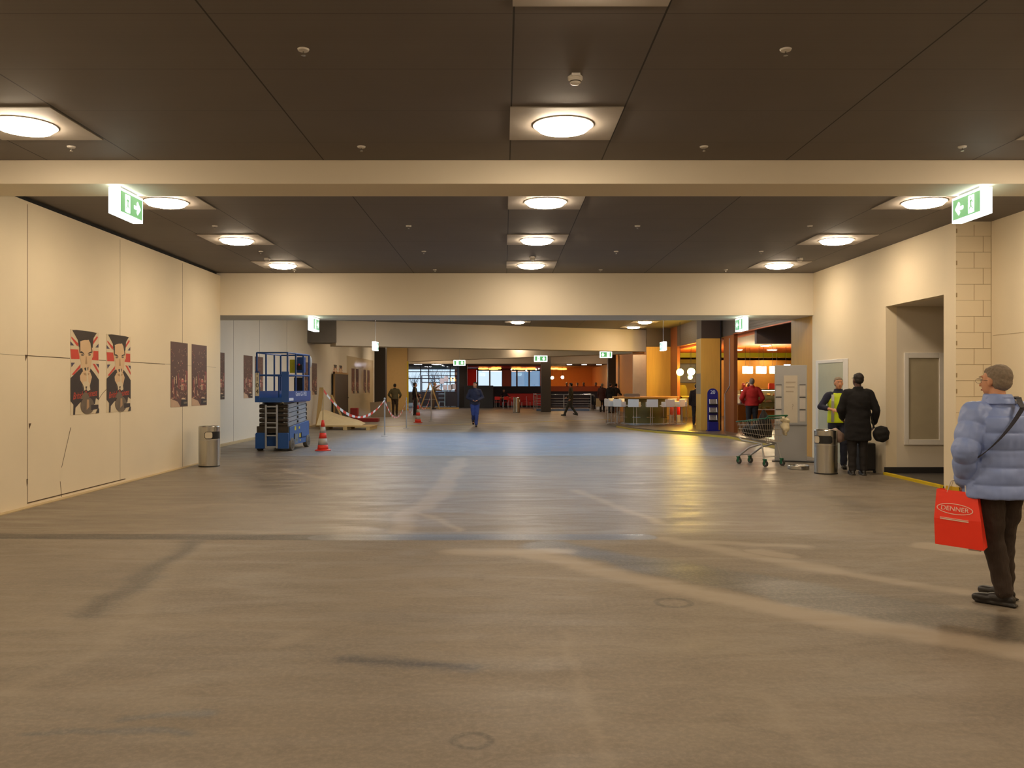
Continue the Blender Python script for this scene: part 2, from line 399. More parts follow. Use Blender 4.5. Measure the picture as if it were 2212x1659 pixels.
# right wall with the passage opening
wr = MB()
wr.bx(7.60, 7.85, -8, 13.7, 0, CEIL)
wr.bx(7.05, 7.85, 13.35, 13.72, 0, CEIL)
wr.bx(7.05, 7.25, 13.7, 15.8, 3.10, CEIL)
wr.bx(7.05, 7.25, 15.8, 19.56, 0, CEIL)
struct(wr.build('wall_right', PAINT))
struct(MB().bx(7.25, 11.0, 15.8, 16.0, 0, CEIL).bx(10.8, 11, 12, 15.8, 0, CEIL).bx(7.85, 11, 13.4, 13.7, 0, CEIL).build('wall_passage', PAINT2))
struct(MB().bx(7.25, 11, 13.72, 15.8, 3.10, 3.2).build('ceiling_passage', PAINT2))
struct(MB().bx(7.05, 11, 13.7, 15.8, 0, .03).build('floor_passage', M('dark_grey_vinyl', (70, 66, 62), 0.5)))
struct(MB().bx(7.02, 10.8, 15.76, 15.8, 0.03, .14).build('baseboard_passage', M('dark_skirting', (36, 34, 34), 0.6)))
struct(MB().bx(7.0, 7.06, 13.74, 15.8, 0, .045).build('trim_4', YEL))
# block courses of the pilaster
bj = MB()
rnd = random.Random(3)
z = 0.22
row = 0
while z < 4.1:
    bj.bx(7.05, 7.60, 13.347, 13.35, z, z + .005)
    x = 7.05 + (.28 if row % 2 else .42)
    bj.bx(x, x + .006, 13.347, 13.35, z, min(z + .25, 4.15))
    if rnd.random() < .5: bj.bx(7.05, 7.05 + .02, 13.346, 13.35, z + .05, z + .12)
    z += .25; row += 1
bj.bx(7.594, 7.600, 13.345, 13.35, 0, CEIL)
struct(bj.build('trim_5', M('block_joint', (158, 138, 104), 0.9)))
# board seams on the near right wall
nj = MB(); nj.bx(7.596, 7.60, 5, 13.3, 2.42, 2.424); nj.bx(7.592, 7.6, 10.2, 10.206, 0, CEIL)
struct(nj.build('trim_6', M('block_joint', (158, 138, 104), 0.9)))
# niche frame in the passage and the narrow framed panel beside the bin
fr = MB(); fr.bx(7.38, 7.46, 15.76, 15.8, .55, 2.25); fr.bx(8.02, 8.12, 15.76, 15.8, .55, 2.25); fr.bx(7.46, 8.02, 15.76, 15.8, 2.15, 2.25); fr.bx(7.46, 8.02, 15.76, 15.8, .55, .65)
wf = struct(fr.build('window_2', WHITE, bev=.006))
MB().bx(7.46, 8.02, 15.785, 15.797, .65, 2.15).build('pane', M('frosted_grey_pane', (170, 160, 136), 0.35), wf)
d1 = MB(); d1.bx(7.03, 7.05, 17.75, 19.15, 2.13, 2.2); d1.bx(7.03, 7.05, 17.5, 17.75, 0.0, 2.2); d1.bx(7.03, 7.05, 19.15, 19.3, 0.0, 2.2)
dd = struct(d1.build('door_1', WHITE, bev=.005))
MB().bx(7.040, 7.046, 17.75, 19.15, 0.02, 2.13).build('panel', M('pale_grey_green_panel', (176, 178, 156), 0.35), dd)

# beams
struct(MB().bx(-6.45, 7.6, 9.7, 10.34, 3.93, CEIL).build('trim_7', BEAM, bev=.004))
struct(MB().bx(-7.7, 7.25, 19.49, 21.0, 3.24, CEIL).build('trim_8', BEAM, bev=.004))
def wallbeam(name, a, b_, th, z0, z1, mat):
    a = Vector((*a, 0)); b_ = Vector((*b_, 0)); d = (b_ - a).normalized(); n = Vector((-d.y, d.x, 0)) * th
    return struct(MB().prism([(a.x, a.y, z0), (b_.x, b_.y, z0), (b_.x + n.x, b_.y + n.y, z0), (a.x + n.x, a.y + n.y, z0)], (0, 0, z1 - z0)).build(name, mat, bev=.004))
BEAM2 = M('cream_beam_paint_rear', (218, 204, 182), 0.75, var=0.04, scale=0.8)
wallbeam('trim_9', (-6.60, 33.7), (6.75, 39.7), 1.0, BZ, CEIL, BEAM2)
wallbeam('trim_10', (-6.55, 56.4), (6.3, 41.9), .9, BZ, CEIL, BEAM2)
struct(MB().bx(-7.7, 7.5, 58.6, 59.2, BZ - .08, CEIL).build('trim_11', BEAM2))
struct(MB().bx(-7.7, -6.58, 33.6, 34.8, 3.32, CEIL).build('trim_12', RAW))
# expansion joint (yellow) parallel with the slanting beam
a = G(690, 926); b_ = G(1318, 906.5); d = (b_ - a).normalized(); n = Vector((-d.y, d.x, 0)) * .05
struct(MB().prism([(a.x, a.y, 0), (b_.x, b_.y, 0), (b_.x + n.x, b_.y + n.y, 0), (a.x + n.x, a.y + n.y, 0)], (0, 0, .006)).build('trim_13', YEL))

# columns
def column(px, Y, w, top, label, pyb=None):
    x = (px - CX) * Y / F
    o = MB().bx(-w / 2, w / 2, 0, w, 0, top).build('column', DARKCOL, loc=(x, Y, 0), bev=.01)
    return tag(o, label, 'column')
column(820.5, 47.0, .60, CEIL, 'dark brown square column standing in front of the tan wall beside the glossy posters')
column(1000.5, 62.6, .58, 3.15, 'dark brown column between the glass entrance and the red seating area')
column(1179.5, 52.6, .60, CEIL, 'dark brown column in front of the steel railing, near mid hall')
column(1322, 55.0, .50, CEIL, 'dark grey column behind the people standing at the railing')

# shop front on the right
struct(MB().bx(7.05, 7.25, 19.56, 21.0, 0, 3.24).build('trim_14', WOOD))
struct(MB().bx(7.25, 7.6, 20.8, 21.2, 0, CEIL).bx(7.5, 26, 20.9, 21.2, 0, CEIL).build('wall_shop_front', WOOD))
SHUT = M('grey_roller_shutter', (98, 86, 74), 0.5, metal=0.3, var=0.06)
def shutter(y0, y1, label):
    t = thing('roller_shutter', label, 'shutter', (7.5, y0, 3.33))
    s_ = MB()
    k = 0
    n_ = 11
    for i in range(n_):
        z0 = i * (CEIL - 3.33) / n_
        s_.bx(0, .05, 0, y1 - y0, z0 + .006, z0 + .076)
        s_.bx(0.012, .05, 0, y1 - y0, z0 - .004, z0 + .006)
    s_.build('slats', SHUT, t)
    MB().bx(-.02, .06, 0, y1 - y0, -.03, .0).build('bottom_rail', M('red_lit_edge', (190, 96, 52), 0.3, metal=.6), t)  # red light on the shutter edge painted into the rail colour
shutter(21.2, 27.9, 'ribbed grey roller shutter rolled up over the bakery opening nearest the camera')
shutter(30.0, 37.0, 'ribbed grey roller shutter rolled up over the second opening, left of the wood-clad column')
sp = MB(); sp.bx(7.5, 7.62, 27.9, 29.2, .1, 3.30)
struct(sp.build('wall_shop_panel', WOODR))
struct(MB().bx(7.5, 7.62, 27.9, 30.0, 3.30, CEIL).build('trim_15', SHUT))
struct(MB().tube([(7.49, 28.4, 3.2), (7.49, 28.4, 1.62), (7.49, 29.0, 1.35), (7.49, 29.0, .1)], .012).build('trim_16', GREY))
cc = thing('column', 'square column clad in pale oak veneer beside the blue leaflet stand', 'column', (6.75, 29.3, 0.1))
MB().bx(0, .68, 0, .75, 0, 3.15).build('cladding', WOOD, cc, bev=.006)
MB().bx(-.004, .02, .05, .7, 1.25, 1.95).build('panel', M('grey_service_panel', (128, 112, 90), 0.5), cc)
MB().bx(.02, .66, .02, .73, 3.15, CEIL - .1).build('head', M('dark_column_head', (58, 42, 32), 0.6), cc)
MB().bx(.66, .70, .0, .04, 0, CEIL - .1).bx(.66, .70, .71, .75, 0, CEIL - .1).build('corner_rail', DARKF, cc)
struct(MB().bx(6.43, 7.5, 38.5, 38.7, 0.1, 3.38).build('wall_shop_side', WOOD))
struct(MB().bx(6.43, 7.5, 38.48, 38.7, 3.38, CEIL).build('trim_17', M('dark_upper_cladding', (70, 56, 44), 0.7)))
struct(MB().bx(7.5, 7.62, 37.0, 38.7, 0.1, CEIL).build('wall_shop_side_return', WOODR))
struct(MB().bx(6.64, 7.42, 43.9, 44.1, 0, BZ + .0).build('wall_right_rear', M('pale_clad_wall', (240, 226, 196), 0.7)))
struct(MB().bx(7.42, 7.62, 38.7, 80, 0, CEIL).build('wall_restaurant_right', M('orange_wall', (236, 160, 84), 0.6, var=.06)))
# raised dark shop floor with the rounded apron under the bar
ap = [(7.12, 21.2), (7.12, 24.5), (7.0, 26.8), (6.2, 28.5), (5.3, 29.6), (4.75, 31.5), (4.45, 33.5), (4.3, 35.6), (4.5, 37.6), (5.2, 39.0), (6.2, 39.5), (25, 39.5), (25, 21.2)]
struct(MB().prism([(x, y, 0) for x, y in ap], (0, 0, .1)).bx(7.62, 25, 39.5, 60, 0, .1).build('floor_shop', M('dark_brown_tiles', (92, 74, 54), 0.3, var=.15, scale=2)))
el = MB()
for p, q in zip(ap[:6], ap[1:7]):
    p = Vector((*p, 0)); q = Vector((*q, 0)); d = (q - p).normalized(); n = Vector((d.y, -d.x, 0)) * -.05
    el.prism([(p.x, p.y, 0), (q.x, q.y, 0), (q.x + n.x, q.y + n.y, 0), (p.x + n.x, p.y + n.y, 0)], (0, 0, .06))
struct(el.build('trim_18', M('brass_edge', (190, 160, 60), 0.4, metal=.3)))
# ------------------------------------------------------------------ entrance, restaurant and escalator well (far end)
struct(MB().bx(-6.32, -6.22, 55.9, 56.0, 0, BZ).build('trim_19', YEL))
DIM = M('distant_frame', (60, 62, 70), 0.5)
def glazing(name, x0, x1, y, z0, z1, xs, zs, mat=DIM, w=.07, g=None):
    m_ = MB()
    for x in [x0, x1] + xs: m_.bx(x - w / 2, x + w / 2, y - .04, y + .04, z0, z1)
    for z in [z0, z1] + zs: m_.bx(x0, x1, y - .04, y + .04, z - w / 2, z + w / 2)
    o = struct(m_.build(name, mat))
    MB().bx(x0, x1, y - .006, y + .006, z0, z1).build('pane', g or glass('window_glass'), o)
    return o
glazing('window_3', -7.2, -3.45, 64.0, 0, 3.15, [-6.2, -5.6, -4.0], [2.15, 2.65])
struct(MB().bx(-3.45, -3.15, 63.8, 64.1, 0, 3.15).bx(-9, -7.2, 63.8, 64.1, 0, 3.15).build('wall_entrance', M('blue_grey_panel', (92, 100, 112), 0.6)))
# restaurant: dark parapet, window band, red and orange walls
struct(MB().bx(-3.15, 7.42, 65.0, 65.25, 0, 1.57).build('wall_parapet', M('dark_parapet', (44, 34, 36), 0.5, var=.1)))
struct(MB().bx(-16, 26, 81.6, 82, 0, 1.0).bx(-16, -9, 63.8, 64.1, 0, 3.15).build('wall_far', M('dark_far_wall', (60, 44, 44), 0.6)))
REDW = M('red_lacquer_wall', (206, 26, 18), 0.35, var=.08)
struct(MB().bx(-4.0, -2.22, 70, 70.15, 0, 2.95).build('wall_red', REDW))
struct(MB().bx(-.1, .6, 73.95, 74.1, 1.3, 2.95).build('wall_wine_panel', M('wine_red_panel', (150, 84, 92), 0.5)))
glazing('window_5', .6, 3.2, 74.0, 1.3, 2.95, [1.14, 2.2], [], M('restaurant_window_frame', (66, 52, 60), 0.5), .14, glass('bluish_blind', (178, 198, 214), .22))
glazing('window_4', -2.25, -.1, 74.0, 1.3, 2.95, [-1.2], [], M('restaurant_window_frame', (66, 52, 60), 0.5), .12)

struct(MB().bx(-3.3, 3.0, 74, 74.2, 2.95, 3.15).bx(-3.3, 3.0, 74, 74.2, 0, 1.3).build('wall_window_band', M('wine_red_wall', (96, 26, 30), 0.5)))
struct(MB().bx(3.1, 7.42, 72, 72.2, 0, 3.15).build('wall_orange', M('orange_wall', (236, 160, 84), 0.6, var=.06)))
struct(MB().bx(3.22, 3.32, 71.9, 74, 0, 3.15).build('wall_amber', M('amber_wall', (214, 160, 70), 0.6, var=.06)))
struct(MB().bx(3.2, 7.4, 65.3, 81, 3.08, 3.149).build('ceiling_restaurant_right', M('amber_ceiling', (190, 130, 70), 0.5)))
struct(MB().bx(-3.3, 3.2, 65.3, 81, 3.08, 3.149).build('ceiling_restaurant', M('red_ceiling', (176, 30, 30), 0.4)))
struct(MB().bx(3.4, 7.3, 64.93, 65.0, 1.18, 1.57).build('trim_20', M('orange_band', (208, 96, 30), 0.5)))
# things seen through the windows
tr = thing('tree', 'blue-grey conifer standing outside the restaurant windows', 'tree', (0.2, 92, 0))
tm = MB(); 
for i in range(7): tm.cone((0, 0, .5 + i * .2), (0, 0, 1.0 + i * .2), 1.15 - i * .15, .03, 14)
tm.build('foliage', M('conifer_green', (84, 108, 120), 0.9, var=.3, scale=4), tr); MB().cyl((0, 0, 0), (0, 0, 1.2), .14).build('trunk', M('bark', (60, 54, 50), .9), tr)
for i, (x, y, h) in enumerate(((-6.9, 95, 3.4), (-4.6, 100, 3.9), (-8.6, 104, 4.2), (-9.6, 92, 3.0))):
    t = thing('tree', 'bare winter tree outside the glass entrance, ' + ('leftmost', 'second from the right', 'rightmost', 'second from the left')[(1, 2, 3, 0)[i] if False else {-6.9: 1, -4.6: 2, -8.6: 3, -9.6: 0}[x]], 'tree', (x, y, 0), group='bare trees outside the entrance')
    b0 = MB(); r_ = random.Random(i); b0.cone((0, 0, 0), (0, 0, h * .9), .07, .02, 8)
    for k in range(40):
        a_ = r_.uniform(0, 6.28); z0 = r_.uniform(h * .3, h * .62); l_ = r_.uniform(.6, 1.4)
        b0.cone((0, 0, z0), (l_ * math.cos(a_) * .8, l_ * math.sin(a_) * .8, z0 + l_ * 1.3), .018, .005, 5)
    b0.build('branches', M('pale_bark', (128, 134, 140), .9), t)
# orange oval pendant lamps of the restaurant
OV = [(1044, 787, 68), (1066, 788, 70), (1072, 786, 67), (1115, 787.5, 68), (1127, 786, 70), (1147, 788.5, 69), (1196, 789, 68), (1214, 787.5, 70)]
first = None
for i, (px, py, Y) in enumerate(OV):
    p = W(px, py, Y)
    lab = 'glowing orange oval lamp under the red restaurant ceiling, %s from the left' % ('first', 'second', 'third', 'fourth', 'fifth', 'sixth', 'seventh', 'eighth')[i]
    if first is None:
        t = thing('oval_lamp', lab, 'lamp', (p.x, p.y, 3.03), group='orange oval lamps in the restaurant')
        MB().lathe([(.02, -.14), (.36, -.12), (.40, -.06), (.36, 0), (.02, .01)], 24).build('shade', glow('orange_glow', (1.0, .40, .05), 5), t, smooth=True)
        MB().lathe([(.03, .0), (.1, .01), (.1, .06), (.02, .06)], 16).build('mount', DARKF, t)
        first = t
    else: dup(first, (p.x, p.y, 3.03), 0, lab)
# small warm spot bulbs hanging as a chain
first = None
for i, px in enumerate((1047, 1066, 1103, 1113, 1130, 1135, 1150, 1158, 1162)):
    p = W(px, (795, 793, 797, 796, 796, 799, 794, 797, 795)[i], 73)
    lab = 'small warm spotlight on the restaurant window wall, number counted %s from the left' % ('first', 'second', 'third', 'fourth', 'fifth', 'sixth', 'seventh', 'eighth', 'ninth')[i]
    lab = lab.replace('number counted ', '')
    if first is None:
        t = thing('spotlight', lab, 'lamp', p, group='small spotlights in the restaurant')
        MB().cone((0, 0, 0), (0, -.14, -.05), .05, .08, 12).build('housing', DARKF, t); MB().cyl((0, -.14, -.05), (0, -.15, -.055), .07).build('bulb', glow('spot_glow', (1, .7, .4), 6), t)
        first = t
    else: dup(first, p, (i % 3 - 1) * .5, lab)
# yellow globe pendants
def pendant(px, py, Y, r, ztop, label, name='pendant_lamp', mat=None):
    p = W(px, py, Y)
    t = thing(name, label, 'lamp', (p.x, p.y, p.z))
    MB().ball((0, 0, 0), r, 3).build('globe', mat, t, smooth='all')
    MB().cyl((0, 0, r), (0, 0, ztop - p.z), .008, 6).build('cord', BLACK, t)
    MB().cone((0, 0, r * .9), (0, 0, r * .9 + .06), .05, .02, 12).build('socket', DARKF, t)
    return t
YG = glow('yellow_globe_glow', (1.0, .66, .07), 150)
pendant(1469, 804, 34.4, .14, 4.2, 'bright yellow globe lamp in the second opening, left of the pair', mat=YG)
pendant(1493, 803, 36.0, .155, 4.0, 'bright yellow globe lamp in the second opening, right of the pair', mat=YG)
pendant(1491, 815, 38.5, .10, 3.3, 'smaller yellow globe lamp hanging just below the bright pair', mat=YG)
pendant(1586, 803, 31.5, .07, 3.3, 'small amber lamp at the edge of the reddish veneer panel', mat=glow('amber_glow', (1, .66, .28), 60))
pendant(1364, 813, 60, .17, 3.15, 'amber globe lamp hanging beside the pale clad wall', mat=glow('amber_glow', (1, .66, .28), 60))
for i, (px, py) in enumerate(((1193, 816), (1215, 815))):
    pendant(px, py, 66.5, .12, 3.07, 'small orange globe lamp above the parapet, ' + ('left', 'right') [i] + ' of the two', mat=glow('amber_glow', (1, .66, .28), 60))
# white recessed lights of the low ceiling
first = None
LO = [(903, 60, .28), (943, 58.0 + 2.2, .33), (950, 63, .25), (1230, 60.5, .18), (1262, 60.8, .18), (1294, 61, .18), (1337, 60.6, .18)]
for i, (px, Y, r) in enumerate(LO):
    x = (px - CX) * Y / F
    t = thing('ceiling_light', 'small round white light in the low rear ceiling, %s from the left' % ('first', 'second', 'third', 'fourth', 'fifth', 'sixth', 'seventh')[i], 'ceiling light', (x, Y, 3.15), group='small round lights in the low rear ceiling')
    MB().lathe([(r, -.02), (r * .98, -.05), (.01, -.055)], 24).build('diffuser', glow('cool_lamp_glow', (.98, .90, 1.0), 30), t)
    MB().lathe([(r, 0), (r + .03, 0), (r + .03, -.04), (r, -.04)], 24).build('ring', WHITE, t)

# railing around the escalator well and the escalator
def railing(name, label, pts, zt=1.05, bars=5, post=1.4):
    t = thing(name, label, 'railing', (pts[0][0], pts[0][1], 0))
    o = Vector((pts[0][0], pts[0][1], 0)); P_ = [Vector((x, y, 0)) - o for x, y in pts]
    MB().tube([p + Vector((0, 0, zt)) for p in P_], .035, 10).build('handrail', CHROME, t, smooth=True)
    b_ = MB()
    for k in range(bars):
        z = .15 + k * (zt - .25) / bars
        b_.tube([p + Vector((0, 0, z)) for p in P_], .014, 6)
    b_.build('rails', CHROME, t, smooth=True)
    n = 0
    for p, q in zip(P_, P_[1:]):
        L_ = (q - p).length; m = max(1, round(L_ / post))
        for k in range(m):
            a_ = p + (q - p) * k / m
            MB().bx(-.03, .03, -.012, .012, 0, zt).build('post', GREY, t, loc=a_)
    MB().bx(-.03, .03, -.012, .012, 0, zt).build('post', GREY, t, loc=P_[-1])
    return t
rA = G(1142, 885); rB = G(1366, 887)
railing('steel_railing', 'long steel railing with horizontal bars around the escalator well', [(2.0, 57.0), (2.15, 55.3), (5.6, 55.0)])
railing('steel_railing', 'steel railing section behind the wood-topped bar, right of the escalator', [(7.05, 55.9), (7.4, 55.9)])
def kerb(): 
    struct(MB().bx(2.1, 5.5, 54.9, 55.2, 0, .12).build('trim_21', M('blue_steel_kerb', (96, 124, 168), 0.4)))
kerb()
es = thing('escalator', 'escalator with dark handrail and glass side at the end of the railing', 'escalator', (5.75, 54.2, 0))
MB().prism([(0, 0, 0), (0, 3.5, 0), (0, 3.5, .3), (0, .6, .3), (0, 0, .1)], (1.2, 0, 0)).build('truss', GREY, es)
for sx in (0.0, 1.14):
    MB().bx(sx, sx + .03, .35, 3.5, .25, .95).build('glass_side', glass('rail_glass', (200, 214, 220), .2), es)
    MB().tube([(sx + .015, 3.5, 1.0), (sx + .015, .5, 1.0), (sx + .015, .2, .88), (sx + .015, .08, .62), (sx + .015, .15, .36)], .05, 10).build('handrail', BLACK, es, smooth=True)
    MB().bx(sx - .05, sx + .08, .1, 3.5, .1, .36).build('skirt', DARKF, es)

# red seating: bench, table
rb = thing('red_bench', 'long red upholstered bench with backrest in front of the dark parapet', 'bench', (-.25, 64.0, 0))
MB().bx(0, 3.1, 0, .55, .12, .45).build('seat', RED, rb, bev=.03); MB().bx(0, 3.1, .5, .68, .45, 1.02).build('backrest', RED, rb, bev=.03); MB().bx(.05, 3.05, .08, .5, 0, .12).build('plinth', BLACK, rb)
rt = thing('cafe_table', 'light wooden cafe table in front of the red bench', 'table', (.15, 61.6, 0))
MB().bx(-.75, .75, -.4, .4, .72, .76).build('tabletop', M('pale_table_wood', (196, 150, 92), 0.4, var=.1), rt, bev=.008)
for sx in (-.68, .68):
    for sy in (-.34, .34): MB().cyl((sx, sy, 0), (sx, sy, .72), .022).build('leg', CHROME, rt)
cproto = None
for i, (x, y, rz) in enumerate(((-.45, 60.85, 0), (.15, 60.8, .2), (.75, 60.9, -.15), (1.5, 61.6, 1.3), (2.1, 62.2, 1.6))):
    lab = 'red cafe chair with chrome legs near the wooden table, %s from the left' % ('first', 'second', 'third', 'fourth', 'fifth')[i]
    if cproto is None:
        cproto = thing('cafe_chair', lab, 'chair', (x, y, 0), rz, group='red cafe chairs')
        MB().bx(-.2, .2, -.2, .2, .43, .47).build('seat', RED, cproto, bev=.015); MB().bx(-.19, .19, -.21, -.18, .60, .84).build('backrest', RED, cproto, bev=.01)
        for sx in (-.18, .18):
            MB().cyl((sx, -.19, 0), (sx, -.19, .84), .012).build('leg', CHROME, cproto); MB().cyl((sx, .18, 0), (sx, .18, .44), .012).build('leg', CHROME, cproto)
    else: dup(cproto, (x, y, 0), rz, lab)

# ------------------------------------------------------------------ bakery interior behind the front
struct(MB().bx(7.62, 26, 26.0, 60, 3.20, 3.35).build('ceiling_shop', M('orange_ceiling', (232, 118, 60), 0.55, var=.05)))
struct(MB().bx(7.6, 26, 21.2, 26.0, 4.0, 4.2).build('ceiling_shop_front', M('dark_void_ceiling', (38, 30, 28), 0.9)))
struct(MB().bx(7.62, 10.6, 25.8, 26.0, 2.9, 4.0).bx(10.6, 26, 25.8, 26.0, 3.2, 4.0).build('trim_22', M('grey_bulkhead', (110, 92, 84), 0.7)))
struct(MB().bx(7.62, 26, 41, 42, 2.98, 3.2).build('trim_23', M('lime_bulkhead', (176, 184, 20), 0.5, var=.05)))
struct(MB().bx(7.4, 26, 59.8, 60, 0, 3.4).bx(25.6, 26, 21, 60, 0, 4.2).build('wall_shop_rear', M('orange_red_wall', (222, 92, 40), 0.6)))
struct(MB().bx(10.2, 25.8, 43.0, 43.2, .1, 2.9).build('wall_shop_counter', M('amber_tile_wall', (198, 138, 60), 0.4, var=.12)))
for i, (px, py, Y) in enumerate(((1640, 745, 27), (1646, 750, 29.5), (1700, 754, 27.5), (1699, 738, 26.8), (1624, 775, 38), (1635, 776, 39), (1654, 775, 37), (1590, 781, 42.4), (1604, 779, 42.6), (1611, 779, 43.4), (1627, 782, 42.4), (1652, 780, 42), (1668, 783, 42.7), (1689, 781, 42.3), (1703, 784, 42.4), (1699, 772, 37), (1494, 783, 42.3), (1495, 788, 42.8))):
    pass
sh = None
k = 0
for Y in (27.0, 29.5, 33.0, 37.0, 42.4):
    for X in (8.6, 10.1, 11.6, 13.1):
        px = CX + X * F / Y
        if not (1450 < px < 1515 or 1580 < px < 1712): continue
        if Y < 30 and X < 8.7: continue
        k += 1
        lab = 'white bakery downlight, %s row from the front, %s' % ({27.0: 'first', 29.5: 'second', 33.0: 'third', 37.0: 'fourth', 42.4: 'fifth'}[Y], {8.6: 'leftmost column', 10.1: 'second column from the left', 11.6: 'third column from the left', 13.1: 'fourth column from the left'}[X])
        z = 3.2 if Y < 41 or Y > 42 else 2.98
        if sh is None:
            sh = thing('downlight', lab, 'ceiling light', (X, Y, z), group='white downlights in the bakery')
            MB().lathe([(.20, -.01), (.19, -.04), (.01, -.045)], 20).build('diffuser', glow('bakery_lamp_glow', (1.0, .78, .5), SHOP * 3), sh)
            MB().lathe([(.20, 0), (.235, 0), (.235, -.03), (.20, -.03)], 20).build('ring', WHITE, sh)
        else: dup(sh, (X, Y, z), 0, lab)
# hanging rows of opal cylinder lamps over the counter
cl = None
for i in range(7):
    X = 9.65 + i * .27
    lab = 'bright opal cylinder lamp hanging over the pastry counter, %s from the left' % ('first', 'second', 'third', 'fourth', 'fifth', 'sixth', 'seventh')[i]
    p = (X, 34.2 + (i % 2) * .3, 2.26)
    if cl is None:
        cl = thing('cylinder_lamp', lab, 'lamp', p, group='opal cylinder lamps over the counter')
        MB().cyl((0, 0, -.14), (0, 0, .14), .105, 20).build('shade', glow('opal_glow', (1.0, .80, .45), SHOP * 2.2), cl, smooth=True)
        MB().cyl((0, 0, .14), (0, 0, .94), .006, 6).build('cord', BLACK, cl)
    else: dup(cl, p, 0, lab)
sc_ = thing('menu_screen', 'bright bluish menu screen hanging beside the cylinder lamps', 'screen', (11.05, 33.4, 1.85))
MB().bx(-.12, .14, 0, .05, 0, .62).build('housing', BLACK, sc_); MB().bx(-.11, .13, -.005, 0, .01, .61).build('display', glow('screen_glow', (.75, .85, 1.0), 7), sc_)
# glass pastry counter with loaves
pc = thing('pastry_counter', 'long illuminated glass pastry counter in the bakery', 'counter', (9.15, 33.0, .1))
CW = M('counter_veneer', (184, 124, 50), 0.4, var=.1)
MB().bx(0, 3.2, .25, 1.0, 0, .58).build('base', CW, pc, bev=.01)
MB().bx(0, 3.2, .1, 1.0, .58, .62).build('worktop', WHITE, pc)
for z in (.86, 1.12): MB().bx(.04, 3.16, .25, .95, z, z + .015).build('shelf', glass('shelf_glass', (225, 235, 235), .15), pc)
MB().bx(0, 3.2, .95, 1.0, .62, 1.4).build('back', M('warm_back_panel', (230, 190, 130), .5), pc)
MB().bx(0, 3.2, .12, .135, .62, 1.36).build('front_glass', glass('counter_glass', (240, 245, 245), .10), pc)
MB().bx(0, 3.2, .1, 1.0, 1.36, 1.40).build('top', CHROME, pc)
MB().bx(.05, 3.15, .2, .26, 1.325, 1.355).build('light_strip', glow('counter_strip_glow', (1.0, .86, .6), 14), pc)
for x in (0.0, .8, 1.6, 2.4, 3.17): MB().bx(x, x + .03, .1, .13, .62, 1.36).build('upright', CHROME, pc)
BREAD = [M('golden_crust', (214, 150, 72), .6, var=.25, scale=12), M('dark_crust', (150, 82, 36), .6, var=.25, scale=12), M('cream_icing', (240, 222, 190), .5)]
rr_ = random.Random(5); lo = {}
k = 0
for row, z in enumerate((.62, .875, 1.135)):
    for i in range(11):
        kind = rr_.choice(('bread_roll', 'loaf', 'cream_cake')); X = 9.3 + i * .27 + rr_.uniform(-.03, .03)
        lab = '%s on the %s shelf of the counter, %s from the left' % ({'bread_roll': 'golden bread roll', 'loaf': 'dark crusted loaf', 'cream_cake': 'pale cream cake'}[kind], ('bottom', 'middle', 'top')[row], ('first', 'second', 'third', 'fourth', 'fifth', 'sixth', 'seventh', 'eighth', 'ninth', 'tenth', 'eleventh')[i])
        p = (X, 33.5 + rr_.uniform(-.08, .12), .1 + z)
        if kind not in lo:
            m_ = MB()
            if kind == 'bread_roll': m_.ball((0, 0, .05), (.10, .08, .05), 2)
            elif kind == 'loaf': m_.loft([((0, 0, .0), .11, .07), ((0, 0, .03), .125, .08), ((0, 0, .08), .10, .06), ((0, 0, .10), .05, .03)], 16)
            else: m_.lathe([(.1, 0), (.1, .07), (.08, .085), (.02, .09)], 16).ball((0, 0, .1), .02, 1)
            o = m_.build(kind, BREAD[{'bread_roll': 0, 'loaf': 1, 'cream_cake': 2}[kind]], smooth=True, loc=p)
            tag(o, lab, 'pastry', 'baked goods in the pastry counter'); lo[kind] = o
        else:
            o = lo[kind].copy(); COL.objects.link(o); o.location = p; o['label'] = lab
# items on top of the counter and the low counter by the door
for i, (x, c, nm, lb) in enumerate(((9.4, (170, 60, 40), 'jar', 'red jar'), (9.62, (90, 50, 30), 'jar', 'brown jar'), (10.5, (190, 60, 40), 'package', 'red package'), (10.72, (60, 70, 140), 'box', 'blue box'), (11.0, (210, 80, 50), 'package', 'orange package'))):
    m_ = MB()
    if nm == 'jar': m_.lathe([(.06, 0), (.07, .02), (.07, .16), (.05, .19), (.055, .2), (.055, .23), (.01, .235)], 16)
    else: m_.bx(-.11, .11, -.07, .07, 0, .2); m_.bx(-.09, .09, -.05, .05, .2, .22)
    tag(m_.build(nm, M('counter_item_%d' % i, c, .5), loc=(x, 33.6, 1.5)), lb + ' standing on top of the glass pastry counter', nm)
lc = thing('side_counter', 'low wooden side counter with white machine, left of the pastry counter', 'counter', (8.45, 30.9, .1))
MB().bx(0, .62, 0, .6, 0, .85).build('base', CW, lc, bev=.01); MB().bx(-.02, .64, -.02, .62, .85, .89).build('worktop', WHITE, lc)
cmn = thing('coffee_machine', 'white and steel coffee machine on the low side counter', 'coffee machine', (8.75, 31.2, .99))
MB().bx(-.2, .2, -.2, .2, 0, .32).build('body', WHITE, cmn, bev=.02); MB().bx(-.18, .18, -.26, -.2, .2, .3).build('head', STEEL, cmn, bev=.01); MB().bx(-.16, .16, -.28, -.2, .0, .04).build('drip_tray', BLACK, cmn)
